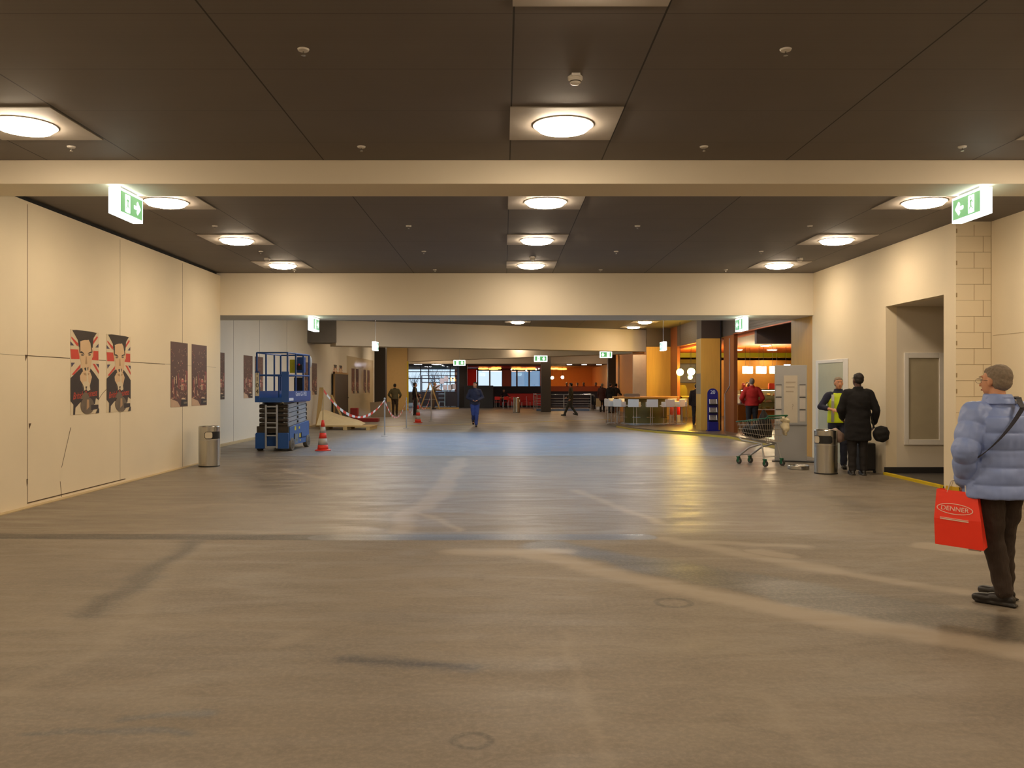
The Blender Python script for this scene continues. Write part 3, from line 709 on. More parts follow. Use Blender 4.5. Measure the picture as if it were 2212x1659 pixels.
# second opening: rear wall poster, blue picture, high table
struct(MB().bx(7.62, 10.2, 41.6, 41.75, .1, 2.9).build('wall_shop_mid', M('olive_wall', (140, 122, 44), 0.6, var=.08)))
ht = thing('high_table', 'narrow pale high table in the second shop opening', 'table', (8.15, 37.6, .1))
MB().bx(-.42, .42, -.3, .3, 1.04, 1.08).build('tabletop', M('yellow_table_wood', (226, 186, 92), .4), ht, bev=.008)  # high table top in pale yellow wood
for sx in (-.36, .36): MB().bx(sx - .03, sx + .03, -.03, .03, .02, 1.04).build('leg', DARKF, ht); MB().bx(sx - .05, sx + .05, -.25, .25, 0, .02).build('foot', DARKF, ht)
bc = thing('high_chair', 'olive green upholstered high chair behind the pale high table', 'chair', (8.15, 39.2, .1))
MB().loft([((0, 0, .75), .24, .05), ((0, 0, 1.0), .28, .05), ((0, 0, 1.35), .26, .05), ((0, 0, 1.55), .16, .04)], 20).build('backrest', M('olive_upholstery', (112, 98, 22), .8), bc)
MB().bx(-.22, .22, -.4, 0, .70, .78).build('seat', M('olive_upholstery', (112, 98, 22), .8), bc, bev=.02)
for sx in (-.2, .2):
    for sy in (-.36, -.02): MB().cyl((sx, sy, 0), (sx, sy, .7), .015).build('leg', CHROME, bc)
wp = thing('wall_picture', 'small blue and grey picture on the olive wall behind the yellow globes', 'picture', (8.75, 41.58, 1.75))
MB().bx(-.5, .6, -.03, 0, 0, .95).build('frame', DARKF, wp); MB().bx(-.46, .56, -.035, -.03, .04, .91).build('print', M('blue_print', (110, 122, 150), .5, var=.5, scale=3), wp)
# ------------------------------------------------------------------ round ceiling lamps in grey metal panels
XR = {'left': -4.67, 'centre': 0.58, 'right': 5.82}
YS = [-4.1, -0.9, 2.15, 5.22, 8.35, 11.85, 14.98, 18.10]
LG = glow('warm_lamp_glow', LAMP_COL, LAMP)
LP = M('light_grey_lamp_panel', (168, 160, 150), 0.6)
CL = None
def ceiling_light(x, y, label, group):
    global CL
    if CL is None:
        CL = thing('ceiling_light', label, 'ceiling light', (x, y, CEIL), group=group)
        MB().bx(-.52, .52, -.52, .52, -.012, -.002).build('panel', LP, CL)
        MB().lathe([(.272, -.012), (.295, -.012), (.295, -.022), (.272, -.022)], 40).build('ring', WHITE, CL, smooth=True)
        MB().lathe([(.272, -.012), (.268, -.035), (.24, -.062), (.16, -.08), (.01, -.088)], 40).build('diffuser', LG, CL, smooth=True)
    else:
        dup(CL, (x, y, CEIL), 0, label, group)
for s, x in XR.items():
    vis = [y for y in YS if y > (5 if s == 'centre' else 8)]
    for y in YS:
        if y in vis: lab = 'round glowing ceiling lamp in a square grey panel, %s in the %s row' % (ORD[vis.index(y)], s)
        else: lab = 'round ceiling lamp behind the camera in the %s row, %s' % (s, 'farther back' if y < -2 else 'closer' if y < 1 else 'almost overhead' if y < 4 else 'just above the frame')
        ceiling_light(x, y, lab, 'round ceiling lamps of the front hall')
ceiling_light(.56, 34.4, 'small far ceiling lamp left of the pair, above the slanting cream beam', 'far ceiling lamps')
ceiling_light(5.67, 34.4, 'far ceiling lamp at right above the slanting beam, nearer of the pair', 'far ceiling lamps')
ceiling_light(5.66, 37.4, 'far ceiling lamp at right touching the slanting beam, farther of the pair', 'far ceiling lamps')
ceiling_light(-4.67, 31.6, 'far ceiling lamp at left partly hidden by the deep cream beam', 'far ceiling lamps')
for (x, y, s) in ((-5.2, 38.6, 'front left'), (-5.2, 43.5, 'left'), (-6.0, 49.0, 'farther left'), (-1.5, 43.5, 'front middle'), (0.6, 47.8, 'middle'), (2.6, 51.5, 'right'), (-.6, 55.6, 'rear middle'), (6.4, 43.1, 'far front right'), (-7.0, 52.6, 'farthest left'), (4.6, 47.2, 'front right'), (-4.3, 56.9, 'rear left'), (5.6, 55.5, 'rear right')):  # unseen lamps added to brighten the rear hall behind the beams
    ceiling_light(x, y, 'unseen ceiling lamp added to brighten the rear hall, %s one' % s, 'added rear hall lamps')
for y in (24.4, 27.6):  # unseen lamps added to lift the light behind the deep beam
    for x, s in ((-4.67 - .0, 'left'), (5.82, 'right')): ceiling_light(x, y, 'unseen ceiling lamp added for light beside the roof light, %s side, %s' % (s, 'nearer' if y < 25 else 'farther'), 'added lamps beside the roof light')

# sprinklers and smoke detectors
SP = None
def sprinkler(x, y, lab):
    global SP
    if SP is None:
        SP = thing('sprinkler', lab, 'sprinkler', (x, y, CEIL), group='ceiling sprinklers')
        MB().lathe([(.045, 0), (.04, -.012), (.012, -.016)], 20).build('plate', WHITE, SP, smooth=True)
        MB().cyl((0, 0, -.01), (0, 0, -.045), .006, 8).lathe([(.018, -.045), (.018, -.049), (.002, -.05)], 12).build('head', STEEL, SP)
    else: dup(SP, (x, y, CEIL), 0, lab)
for (y, n) in ((6.5, 'nearest'), (9.15, 'second nearest'), (13.7, 'third nearest'), (16.3, 'fourth nearest'), (18.9, 'farthest')):
    for x, s in ((-4.62, 'far left'), (-1.52, 'left'), (2.14, 'right'), (4.9, 'far right')):
        if y < 7 and abs(x) > 3: continue
        sprinkler(x, y, 'small white ceiling sprinkler, %s in the %s line' % (n, s))
SD = None
for (x, y, lab) in ((.59, 7.06, 'white round smoke detector on the ceiling in front of the nearest centre lamp'), (-4.75, 17.2, 'small white smoke detector beside the farthest left lamp'), (.57, 17.0, 'small white smoke detector before the farthest centre lamp'), (5.95, 17.2, 'small white smoke detector beside the farthest right lamp')):
    if SD is None:
        SD = thing('smoke_detector', lab, 'smoke detector', (x, y, CEIL))
        MB().lathe([(.05, 0), (.062, -.01), (.062, -.03), (.048, -.045), (.044, -.06), (.03, -.072), (.01, -.075)], 28).build('body', WHITE, SD, smooth=True)
        MB().bx(-.035, .035, -.078, -.06, -.025, -.002).build('bracket', WHITE, SD)
        MB().lathe([(.049, -.047), (.050, -.05), (.046, -.055)], 28).build('vent', M('detector_slot', (90, 84, 76), .7), SD)
    else: dup(SD, (x, y, CEIL), 0, lab)

# ------------------------------------------------------------------ exit signs
GRN = glow('exit_green', (.004, .30, .085), 1.25)
SGW = glow('exit_white', (.88, 1.0, .93), 5.0)
SGW2 = glow('exit_white_symbol', (.88, 1.0, .93), 3.0)
def exit_sign(loc, label, axis='Y', wire=0, mirror=False, w=.65, down=False, h=.30):
    """box sign; axis Y: its green faces look sideways across the hall, axis X: they face the camera"""
    t = thing('exit_sign', label, 'exit sign', loc, 0 if axis == 'X' else -PI / 2)
    MB().bx(-w / 2, w / 2, -.06, .06, -h, 0).build('lightbox', SGW, t, bev=.006)
    for side in (-1, 1):
        y = side * .061
        g_ = MB().bx(-w / 2 + .03, w / 2 - .03, min(y, y + side * .004), max(y, y + side * .004), -h + .03, -.03)
        g_ = g_.build('green_panel', GRN, t)
        s_ = MB(); yy = side * .0665
        def poly(pts):
            P_ = [((x if not (mirror) else -x), yy, z) for x, z in pts]
            s_.prism(P_, (0, side * .0015, 0))
        k = 1
        # door leaf, running figure, arrow; drawn in the panel plane (x along, z up)
        poly([(-.17, -.05), (-.05, -.05), (-.05, -.25), (-.17, -.25)])
        poly([(.24, -.15), (.16, -.07), (.13, -.10), (.155, -.13), (.06, -.13), (.06, -.17), (.155, -.17), (.13, -.20), (.16, -.23)] if not down else [(.15, -.24), (.07, -.15), (.12, -.15), (.12, -.07), (.18, -.07), (.18, -.15), (.23, -.15)])
        s_.build('symbol', SGW2, t)
        f_ = MB(); yy = side * .0685
        def fpoly(pts):
            P_ = [((x if not mirror else -x), yy, z) for x, z in pts]
            f_.prism(P_, (0, side * .001, 0))
        fpoly([(-.115, -.07), (-.095, -.07), (-.095, -.09), (-.115, -.09)])
        fpoly([(-.13, -.10), (-.09, -.10), (-.07, -.14), (-.08, -.145), (-.095, -.12), (-.10, -.165), (-.07, -.19), (-.075, -.235), (-.088, -.235), (-.088, -.20), (-.115, -.18), (-.135, -.21), (-.16, -.205), (-.16, -.195), (-.14, -.195), (-.125, -.165), (-.125, -.12), (-.145, -.14), (-.155, -.13)])
        f_.build('figure', GRN, t)
    if wire:
        MB().tube([(0, 0, 0), (0, 0, wire)], .006, 6).build('wire', GREY, t)
    else:
        MB().bx(-w / 2 + .1, w / 2 - .1, -.035, .035, 0, .03).build('mount', GREY, t)
    return t
exit_sign((-4.42, 10.03, 3.90), 'green exit sign with right arrow under the near beam, left side', mirror=True)
exit_sign((5.48, 10.03, 3.90), 'green exit sign with left arrow under the near beam, right side', mirror=True)
exit_sign((-4.42, 19.93, 3.21), 'green exit sign under the deep cream beam, above the blue lift', mirror=True)
exit_sign((5.54, 19.93, 3.21), 'green exit sign under the deep cream beam, in front of the bakery', mirror=True)
exit_sign((-4.45, 29.7, 3.15), 'green exit sign hanging on a wire in front of the slanting beam, left', wire=1.05, mirror=True)
exit_sign((5.55, 29.8, 3.15), 'green exit sign hanging on a wire in front of the oak wall, right', wire=1.05, mirror=True)
exit_sign((-2.48, 48.0, 3.05), 'green exit sign facing the camera above the walking man in blue', axis='X', wire=1.15, down=True)
exit_sign((1.86, 43.0, 3.13), 'green exit sign facing the camera in front of the middle column', axis='X', wire=1.07, down=True)
exit_sign((4.95, 41.5, 3.28), 'green exit sign facing the camera, rightmost of the three', axis='X', wire=.92, down=True, mirror=True, w=.58)
p = W(945, 791, 61.5)
u = thing('exit_sign', 'dark unlit exit sign hanging in front of the entrance glazing', 'exit sign', (p.x, p.y, p.z + .1))
MB().bx(-.33, .33, -.03, .03, -.22, 0).build('plate', M('unlit_green', (34, 62, 50), .6), u); MB().cyl((0, 0, 0), (0, 0, 3.15 - p.z - .1), .006, 6).build('wire', GREY, u)

# ------------------------------------------------------------------ posters
PAP = M('poster_paper', (216, 200, 168), .55, var=.04); INK = M('poster_black', (44, 32, 30), .5, var=.3, scale=4); SKIN_P = M('poster_skin', (214, 182, 142), .55, var=.06, scale=3)
PRED = M('poster_red', (200, 60, 40), .5, var=.1); PNAV = M('poster_navy', (66, 54, 78), .5, var=.1); PGR = M('poster_grey', (104, 90, 74), .5, var=.4, scale=5); PSCR = M('poster_script', (196, 62, 30), .5); PSH = M('poster_shade', (176, 142, 104), .55, var=.1); PLAB = M('poster_label', (196, 180, 150), .5)
PW, PH = .895, 1.28
def pq(x, y):
    u_ = (x - 148) / 465.0; top = 165 + 45 * u_; hh = 1395 - 90 * u_
    return max(0, min(1, u_)) * PW, max(0, min(1, 1 - (y - top) / hh)) * PH
def portrait():
    m_ = MB(); lay = [0]
    def P_(pts, mi):
        lay[0] += 1
        m_.poly([(.003 + lay[0] * .00018, *pq(*p)) for p in pts], mi)
    m_.bx(0, .003, 0, PW, 0, PH, 0)
    P_([(150, 300), (262, 300), (300, 700), (300, 800), (150, 960)], 0)
    P_([(148, 490), (290, 495), (290, 650), (160, 652)], 3); P_([(495, 505), (605, 510), (606, 660), (490, 655)], 3)
    P_([(165, 285), (272, 395), (270, 445), (240, 425), (160, 310)], 3); P_([(582, 262), (597, 290), (505, 415), (495, 378)], 3)
    P_([(305, 730), (305, 785), (200, 905), (165, 905)], 3); P_([(505, 715), (545, 718), (616, 835), (614, 885)], 3)
    P_([(140, 362), (208, 430), (142, 430)], 4); P_([(607, 388), (606, 452), (552, 450)], 4); P_([(158, 710), (217, 708), (163, 785)], 4); P_([(560, 715), (613, 720), (613, 785)], 4)
    P_([(175, 180), (240, 163), (495, 185), (575, 218), (520, 300), (505, 470), (480, 440), (440, 330), (300, 360), (280, 470), (262, 340)], 1)
    P_([(262, 465), (290, 480), (304, 642), (285, 600)], 2); P_([(500, 455), (519, 470), (512, 600), (492, 630)], 2)
    P_([(148, 960), (190, 915), (305, 795), (470, 795), (545, 880), (614, 975), (614, 1305), (560, 1270), (545, 1370), (500, 1380), (300, 1350), (225, 1440), (218, 1558), (190, 1558), (195, 1390), (148, 1335)], 1)
    P_([(335, 850), (460, 850), (492, 930), (470, 1020), (450, 1100), (360, 1090), (300, 990), (295, 920)], 2)
    P_([(350, 870), (450, 870), (440, 900), (400, 915), (360, 900)], 8)
    P_([(290, 400), (320, 350), (380, 335), (440, 338), (475, 400), (500, 500), (495, 620), (480, 740), (455, 840), (400, 880), (345, 850), (318, 740), (295, 620), (283, 500)], 2)
    P_([(283, 390), (300, 370), (300, 520), (286, 560)], 1); P_([(462, 370), (480, 390), (500, 520), (492, 560), (474, 440)], 1)
    P_([(292, 530), (320, 520), (350, 540), (372, 578), (340, 556), (300, 548)], 1); P_([(418, 560), (440, 535), (480, 518), (488, 536), (450, 552)], 1)
    P_([(308, 572), (335, 560), (362, 580), (345, 596), (318, 594)], 6); P_([(425, 572), (450, 556), (476, 568), (462, 588), (436, 588)], 6)
    P_([(388, 600), (402, 600), (412, 720), (396, 730), (378, 722)], 8)
    P_([(362, 792), (382, 780), (398, 788), (398, 838), (374, 828)], 1); P_([(412, 784), (430, 770), (428, 815), (416, 836)], 1)
    P_([(394, 790), (412, 786), (428, 1000), (402, 1004)], 0)
    P_([(345, 1015), (420, 1000), (448, 1040), (462, 1140), (420, 1165), (395, 1130), (352, 1170), (335, 1100)], 0)
    P_([(345, 1060), (365, 1160), (355, 1170), (335, 1100)], 1); P_([(380, 1090), (410, 1085), (402, 1125), (385, 1130)], 1)
    P_([(370, 1180), (420, 1200), (450, 1280), (300, 1300), (330, 1230)], 6)
    P_([(415 + 112 * math.cos(a_ * PI / 12), 1400 + 138 * math.sin(a_ * PI / 12)) for a_ in range(24)], 6)
    P_([(405, 1300), (440, 1300), (445, 1420), (400, 1470)], 8)
    P_([(475, 1385), (600, 1378), (600, 1440), (475, 1475)], 1)
    P_([(590, 1440), (612, 1440), (612, 1510), (555, 1520)], 1)
    o = m_.build('poster', [PAP, INK, SKIN_P, PRED, PNAV, PLAB, PGR, PSCR, PSH])
    return o
def nightposter():
    m_ = MB(); lay = [0]; r_ = random.Random(11)
    m_.bx(0, .003, 0, PW, 0, PH, 0)
    def q(u0, v0, w_, h_, mi, sk=0):
        lay[0] += 1; x = .0035 + (lay[0] % 12) * .00015
        u0 = max(.02, min(u0, .98 - w_)); v0 = max(.01, min(v0, .98 - h_))
        m_.poly([(x, u0 * PW, v0 * PH), (x, (u0 + w_) * PW, v0 * PH), (x, (u0 + w_ + sk) * PW, (v0 + h_) * PH), (x, (u0 + sk) * PW, (v0 + h_) * PH)], mi)
    m_.poly([(.0033, 0, 0), (.0033, .55 * PW, 0), (.0033, .40 * PW, .08 * PH), (.0033, 0, .13 * PH)], 3)
    for k in range(16): q(r_.random() * .9, .12 + r_.random() * .3, .04 + r_.random() * .07, .06 + r_.random() * .12, 4)
    for k in range(120):
        v = r_.random() ** 1.7 * .8 + .12; q(r_.random() * .94, v, .01 + r_.random() * .02, .006 + r_.random() * .018, r_.choice((1, 1, 2, 5)))
    for (u0, v0, w_, h_) in ((.18, .36, .04, .10), (.30, .36, .035, .12), (.85, .38, .05, .12), (.60, .26, .035, .08), (.68, .26, .035, .08), (.62, .33, .08, .015), (.14, .2, .02, .1), (.35, .16, .02, .09)):
        q(u0, v0, w_, h_, 1)
    q(.60, .38, .16, .045, 5); q(.64, .42, .08, .02, 1); q(.60, .34, .2, .02, 5)
    m_.poly([(.0055, .58 * PW, .02 * PH), (.0055, .97 * PW, .015 * PH), (.0055, .97 * PW, .10 * PH), (.0055, .62 * PW, .115 * PH)], 6)
    m_.poly([(.0056, .60 * PW, .115 * PH), (.0056, .88 * PW, .11 * PH), (.0056, .8 * PW, .135 * PH), (.0056, .64 * PW, .135 * PH)], 1)
    return m_.build('poster', [M('night_print', (88, 58, 50), .5, var=.35, scale=3), M('night_print_light', (214, 184, 150), .5), M('night_print_gold', (170, 128, 84), .5), M('night_print_street', (190, 158, 128), .5, var=.2), M('night_print_wine', (130, 66, 62), .5), M('night_print_pink', (190, 110, 96), .5), M('night_print_black', (38, 34, 40), .5)])
def wy(px, X): return X * F / (px - CX)
PX = -6.4488
po = portrait(); po.location = (PX, 12.74, 1.205)
tag(po, 'flag portrait poster, left one of the pair on the near left wall', 'poster', 'flag portrait posters on the left wall')
po2 = po.copy(); COL.objects.link(po2); po2.location = (PX, 13.90, 1.205)
po2['label'] = 'flag portrait poster, right one of the pair on the near left wall'
for o in (po, po2):
    sc1 = text('British Business', .15, 'script', PSCR, o, (.006, .447, .30), (PI / 2, 0, PI / 2), .0004, .80, .35)
    sc1.rotation_euler = (PI / 2 + 0.0, 0, PI / 2); sc1.rotation_euler.rotate_axis('Z', .07)
    text('GLOBUS', .062, 'logo', PLAB, o, (.007, .735, .118), (PI / 2, 0, PI / 2), .0003)
no_ = nightposter(); no_.location = (PX, 16.58, 1.22)
tag(no_, 'dark night city poster, nearest one on the left wall beside the flag posters', 'poster', 'night city posters')
def np_(X, y, z, lab):
    o = no_.copy(); COL.objects.link(o); o.location = (X, y, z); o['label'] = lab
    text('GLOBUS', .05, 'logo', PLAB, o, (.007, .76, .075), (PI / 2, 0, PI / 2), .0003)
text('GLOBUS', .05, 'logo', PLAB, no_, (.007, .76, .075), (PI / 2, 0, PI / 2), .0003)
np_(PX, 17.70, 1.22, 'dark night city poster, directly above and left of the steel litter bin')
B = -7.698
np_(B, 22.72, 1.26, 'night city poster cut off by the edge of the near left wall')
np_(B, 25.35, 1.26, 'night city poster seen just left of the blue lift cage')
np_(B, 26.50, 1.26, 'night city poster seen through the left bay of the blue lift cage')
np_(B, 33.1, 1.26, 'night city poster seen behind the far posts of the blue lift cage')
np_(B, 34.4, 1.26, 'night city poster just right of the blue lift cage')
B = -7.694
for y, l_ in ((43.3, 'first'), (44.55, 'second'), (47.0, 'third'), (48.3, 'fourth')): np_(B, y, 1.22, 'night city poster on the glossy far left wall, %s from the left' % l_)
for y, l_ in ((38.7, 'left'), (40.0, 'right')):
    o = po.copy(); COL.objects.link(o); o.location = (-7.698, y, 1.30); o['label'] = 'flag portrait poster half hidden behind the dark board, %s of two' % l_
# wavy scratch beside the second poster
sm = MB().tube([(PX, 13.56 + .34 * t, 1.28 + .34 * (t ** .55) - .04 * t) for t in [i / 8 for i in range(9)]], .0035, 5).build('trim_24', M('board_joint', (84, 66, 44), 0.9)); struct(sm)

# ------------------------------------------------------------------ litter bins
def bin_(loc, label, rz=0, h=.82, r=.208, lid=True):
    t = thing('litter_bin', label, 'litter bin', loc, rz)
    MB().lathe([(r - .01, 0), (r, .012), (r, h - .015), (r - .012, h), (r - .02, h - .004), (r - .02, h - .03)], 48).build('body', STEEL, t, smooth=True)
    MB().lathe([(r + .002, .0), (r + .003, .02), (r + .001, .022)], 48).build('foot_ring', BLACK, t)
    MB().lathe([(r + .0012, h * .66), (r + .002, h * .663), (r + .0012, h * .666)], 48).build('band', GREY, t)
    # slot: dark opening wrapped on the cylinder with a pale flap
    def patch(a0, a1, z0, z1, rad, name, mat, rc=.03):
        m_ = MB(); n = 18; C_ = []
        w_ = (a1 - a0) * rad
        pts = []
        for cx_, cz_, s0 in ((w_ - rc, z1 - rc, 0), (rc, z1 - rc, 90), (rc, z0 + rc, 180), (w_ - rc, z0 + rc, 270)):
            for k in range(5):
                a_ = R(s0 + k * 22.5); pts.append((cx_ + rc * math.cos(a_), cz_ + rc * math.sin(a_)))
        cx0 = w_ / 2; cz0 = (z0 + z1) / 2
        # fan in columns so that it follows the curve
        n = 14
        for i in range(n):
            u0, u1 = w_ * i / n, w_ * (i + 1) / n
            def ext(u_):
                if u_ < rc: d = rc - math.sqrt(max(0, rc * rc - (rc - u_) ** 2))
                elif u_ > w_ - rc: d = rc - math.sqrt(max(0, rc * rc - (u_ - w_ + rc) ** 2))
                else: d = 0
                return z0 + d, z1 - d
            (b0, t0), (b1, t1) = ext(u0), ext(u1)
            def Q(u_, z_): a_ = a0 + u_ / rad; return (rad * math.sin(a_), -rad * math.cos(a_), z_)
            m_.poly([Q(u0, b0), Q(u1, b1), Q(u1, t1), Q(u0, t0)])
        return m_.build(name, mat, t)
    patch(R(-12), R(95), h * .69, h * .87, r + .0015, 'slot', BLACK)
    patch(R(-9), R(30), h * .705, h * .855, r + .003, 'flap', M('pale_flap', (206, 196, 176), .4))
    return t
bin_((-5.99, 17.42, 0), 'brushed steel litter bin against the left wall under the posters', 0.1)
bin_((6.02, 16.0, 0), 'brushed steel litter bin beside the two talking men', -1.45)
bin_((.78, 51.9, 0), 'far steel litter bin in front of the red bench', .9, .92, .21)
t = thing('bin_lid', 'steel bin ring lying on the floor between cart and bin', 'bin lid', (5.8, 16.85, 0))
MB().lathe([(.19, 0), (.205, .008), (.205, .07), (.19, .078), (.185, .07), (.185, .01)], 40).build('ring', STEEL, t, smooth=True)
MB().lathe([(.184, .03), (.184, .036), (.02, .036), (.02, .03)], 40).build('tray', GREY, t)

# ------------------------------------------------------------------ traffic cones, tape, posts
CR = M('cone_red', (224, 58, 34), .5, var=.06); CW_ = M('cone_white', (176, 170, 158), .5, var=.1)
def tcone(loc, label, h=.77, stick=None):
    t = thing('traffic_cone', label, 'traffic cone', loc)
    def rad(z): return .145 - .115 * (z / h)
    MB().lathe([(.19, 0), (.20, .008), (.20, .02), (.16, .03), (rad(.03) + .004, .035)], 8 * 4).build('base', CR, t, smooth=True)
    segs = [(.03, .15, 'body'), (.15, .31, 'white_band'), (.31, .45, 'body'), (.45, .60, 'white_band'), (.60, h, 'body')]
    for z0, z1, nm in segs:
        MB().lathe([(rad(z0), z0), (rad(z1), z1)], 32).build(nm, CR if nm == 'body' else CW_, t, smooth='all')
    if stick:
        a_, b2 = stick
        MB().cyl(a_, b2, .014, 8).build('stick', M('pale_stick', (170, 150, 110), .7), t)
    return t
tcone((-4.56, 21.6, 0), 'red and white traffic cone beside the blue scissor lift', stick=((0, 0, .74), (.0, .05, 1.56)))
tcone((-3.77, 37.7, 0), 'red and white traffic cone farther back, among the barrier tape', stick=((0, 0, .74), (-.12, 0, 1.58)))
post_specs = [((-3.85, 27.7), 1.2, 'nearest grey barrier post carrying red and white tape'), ((-3.69, 32.5), 1.14, 'second grey barrier post with a white foot, behind the nearest'), ((-3.3, 39.0), 1.35, 'farthest pale barrier post, beside the ladder')]
for (x, y), h_, lb in post_specs:
    t = thing('barrier_post', lb, 'post', (x, y, 0)); MB().cyl((0, 0, 0), (0, 0, h_), .022, 12).build('pole', GREY, t, smooth=True)
    MB().lathe([(.12, 0), (.12, .012), (.03, .03), (.025, .05)], 20).build('foot', GREY, t); MB().lathe([(.03, h_ - .01), (.035, h_ + .02), (.01, h_ + .045)], 12).build('cap', GREY, t)
def tape(a_, b2, sag, lab, wd=.075, n=44):
    a_ = Vector(a_); b2 = Vector(b2); m_ = MB(); pts = []
    for i in range(n + 1):
        t_ = i / n; p_ = a_.lerp(b2, t_); p_.z -= sag * 4 * t_ * (1 - t_); pts.append(p_)
    for i in range(n):
        p0, p1 = pts[i], pts[i + 1]; tw0 = .5 + .4 * math.sin(i * .35); tw1 = .5 + .4 * math.sin((i + 1) * .35)
        v0 = Vector((0, math.sin(tw0) * wd / 2, math.cos(tw0) * wd / 2)); v1 = Vector((0, math.sin(tw1) * wd / 2, math.cos(tw1) * wd / 2))
        mi = (i // 2) % 2
        m_.poly([p0 - v0, p1 - v1, p1 + v1, p0 + v0], mi)
    o = m_.build('barrier_tape', [M('tape_red', (214, 52, 34), .5), M('tape_white', (226, 218, 208), .5)])
    return tag(o, lab, 'barrier tape', 'red and white barrier tape')
tape((-4.56, 21.65, 1.53), (-3.85, 27.7, 1.17), .62, 'red and white tape from the near cone to the nearest barrier post')
tape((-3.85, 27.7, 1.17), (-3.69, 32.5, 1.10), .62, 'red and white tape between the nearest and the second barrier post')
tape((-3.69, 32.5, 1.08), (-3.89, 37.7, 1.55), .75, 'red and white tape from the second post up to the far cone')
tape((-3.89, 37.7, 1.55), (-3.3, 39.0, 1.32), .85, 'red and white tape between the far cone and the farthest post')

# ------------------------------------------------------------------ dark board, pallet, timber on the far left
t = thing('dark_board', 'tall dark brown door panel leaning against the far left wall', 'board', (-7.6, 38.3, 0))
MB().bx(0, .05, 0, 3.3, .02, 2.16).build('leaf', M('dark_brown_laminate', (48, 38, 20), .45, var=.1), t); MB().bx(-.01, .06, -.08, 0, 0, 2.24).bx(-.01, .06, -.08, 3.3, 2.16, 2.24).build('frame', M('door_frame_tan', (160, 124, 72), .6), t); MB().cyl((.05, 3.05, 1.05), (.12, 3.05, 1.05), .02).build('handle', CHROME, t)
TIM = M('raw_timber', (190, 156, 98), .8, var=.15, scale=4, stretch=(4, 4, .6))
t = thing('pallet', 'low wooden pallet on the floor behind the near cone', 'pallet', (-6.75, 31.5, 0), -.05)
for i in range(5): MB().bx(0, 1.9, i * .27, i * .27 + .2, .12, .145).build('plank', TIM, t)
for i in range(3): MB().bx(i * .85, i * .85 + .15, 0, 1.28, .0, .12).build('bearer', TIM, t)
t = MB().prism([(0, 0, 0), (1.7, 0, 0), (1.4, .1, .12), (.6, .5, .3), (0, .7, .5)], (0, .9, .04)).build('board_sheet', M('pale_board', (206, 182, 136), .7), loc=(-7.0, 32.0, .15))
tag(t, 'pale curved sheet of board lying on the wooden pallet', 'board')
def lean(a_, b2, w_, lab):
    a_ = Vector(a_); b2 = Vector(b2); d = b2 - a_; q_ = d.to_track_quat('Z', 'Y').to_euler()
    o = MB().box((0, 0, d.length / 2), (w_, .04, d.length)).build('timber_plank', TIM); o.location = a_; o.rotation_euler = q_
    return tag(o, lab, 'plank')
a_ = G(748, 921); lean(a_, (a_.x - .62, a_.y + .1, 1.25), .13, 'pale timber plank leaning in front of the dark door panel')
a_ = G(686, 922); lean(a_, (a_.x + .05, a_.y + .5, 1.55), .16, 'tall pale plank standing beside the blue lift')
t = thing('red_crate', 'dark red plastic crate with upright lid by the far left wall', 'crate', (-6.9, 38.5, 0))
MB().bx(0, .34, 0, .3, 0, .62).build('lid', M('dark_red', (150, 36, 26), .5), t, bev=.02); MB().bx(.34, 1.25, .0, .5, 0, .16).build('body', M('dark_red', (150, 36, 26), .5), t, bev=.02)
for i, (x, y, w_) in enumerate(((-6.9, 44.5, 1.05), (-6.85, 46.2, .5))):
    o = MB().prism([(0, 0, 0), (w_, 0, 0), (w_ - .1, .5, .78), (-.12, .5, .74)], (0, .05, 0)).build('grey_slab', M('grey_slab', (128, 112, 92), .8), loc=(x, y, 0))
    tag(o, 'grey slab leaning against the glossy far left wall, ' + ('larger one on the left', 'smaller one beside the dark column')[i], 'slab')
# long pale plank in front of the entrance
tag(MB().bx(-5.7, -3.1, 59.4, 59.6, 0, .10).build('floor_plank', TIM), 'long pale plank lying on the floor before the entrance', 'plank')
# notice kiosk at the entrance: dark frame with papers
t = thing('notice_kiosk', 'dark framed display stand with white sheets in front of the entrance glazing', 'display stand', (-5.85, 61.2, 0))
fm = MB()
for x in (0, .9, 1.8, 2.5): fm.bx(x - .03, x + .03, -.03, .03, 0, 2.35)
for z in (2.33, 1.85, 1.25): fm.bx(0, 2.5, -.025, .025, z - .03, z + .03)
fm.bx(0, 2.5, -.02, .45, .15, 1.2); fm.build('frame', M('dark_kiosk', (40, 36, 44), .5), t)
for i, (x, z) in enumerate(((.98, 1.3), (1.3, 1.75), (1.5, 1.3), (1.88, 1.3), (2.12, 1.35), (1.6, 1.9))): MB().bx(x, x + .3, -.04, -.03, z, z + .38).build('sheet', M('notice_sheet', (206, 198, 196), .6, var=.2, scale=20), t)
for i, x in enumerate((2.05, 2.28)): MB().bx(x, x + .1, -.05, -.03, 1.95, 2.2).build('indicator', glow('kiosk_orange', (1, .45, .1), 2.5), t)
# stack of pale blue chairs
t = thing('chair_stack', 'pale blue plastic stacking chairs beside the display stand', 'chairs', (-4.35, 60.2, 0))
for k in range(3): MB().bx(-.22, .22, -.2, .2, .45 + k * .28, .49 + k * .28).build('seat', M('pale_blue_plastic', (150, 190, 224), .4), t, bev=.01)
MB().bx(.2, .24, -.2, .2, .2, 1.35).build('back', M('pale_blue_plastic', (150, 190, 224), .4), t)
for sx in (-.2, .2): MB().cyl((sx, -.18, 0), (sx * .9, -.18, .45), .015).build('leg', CHROME, t); MB().cyl((sx, .18, 0), (sx * .9, .18, .45), .015).build('leg', CHROME, t)
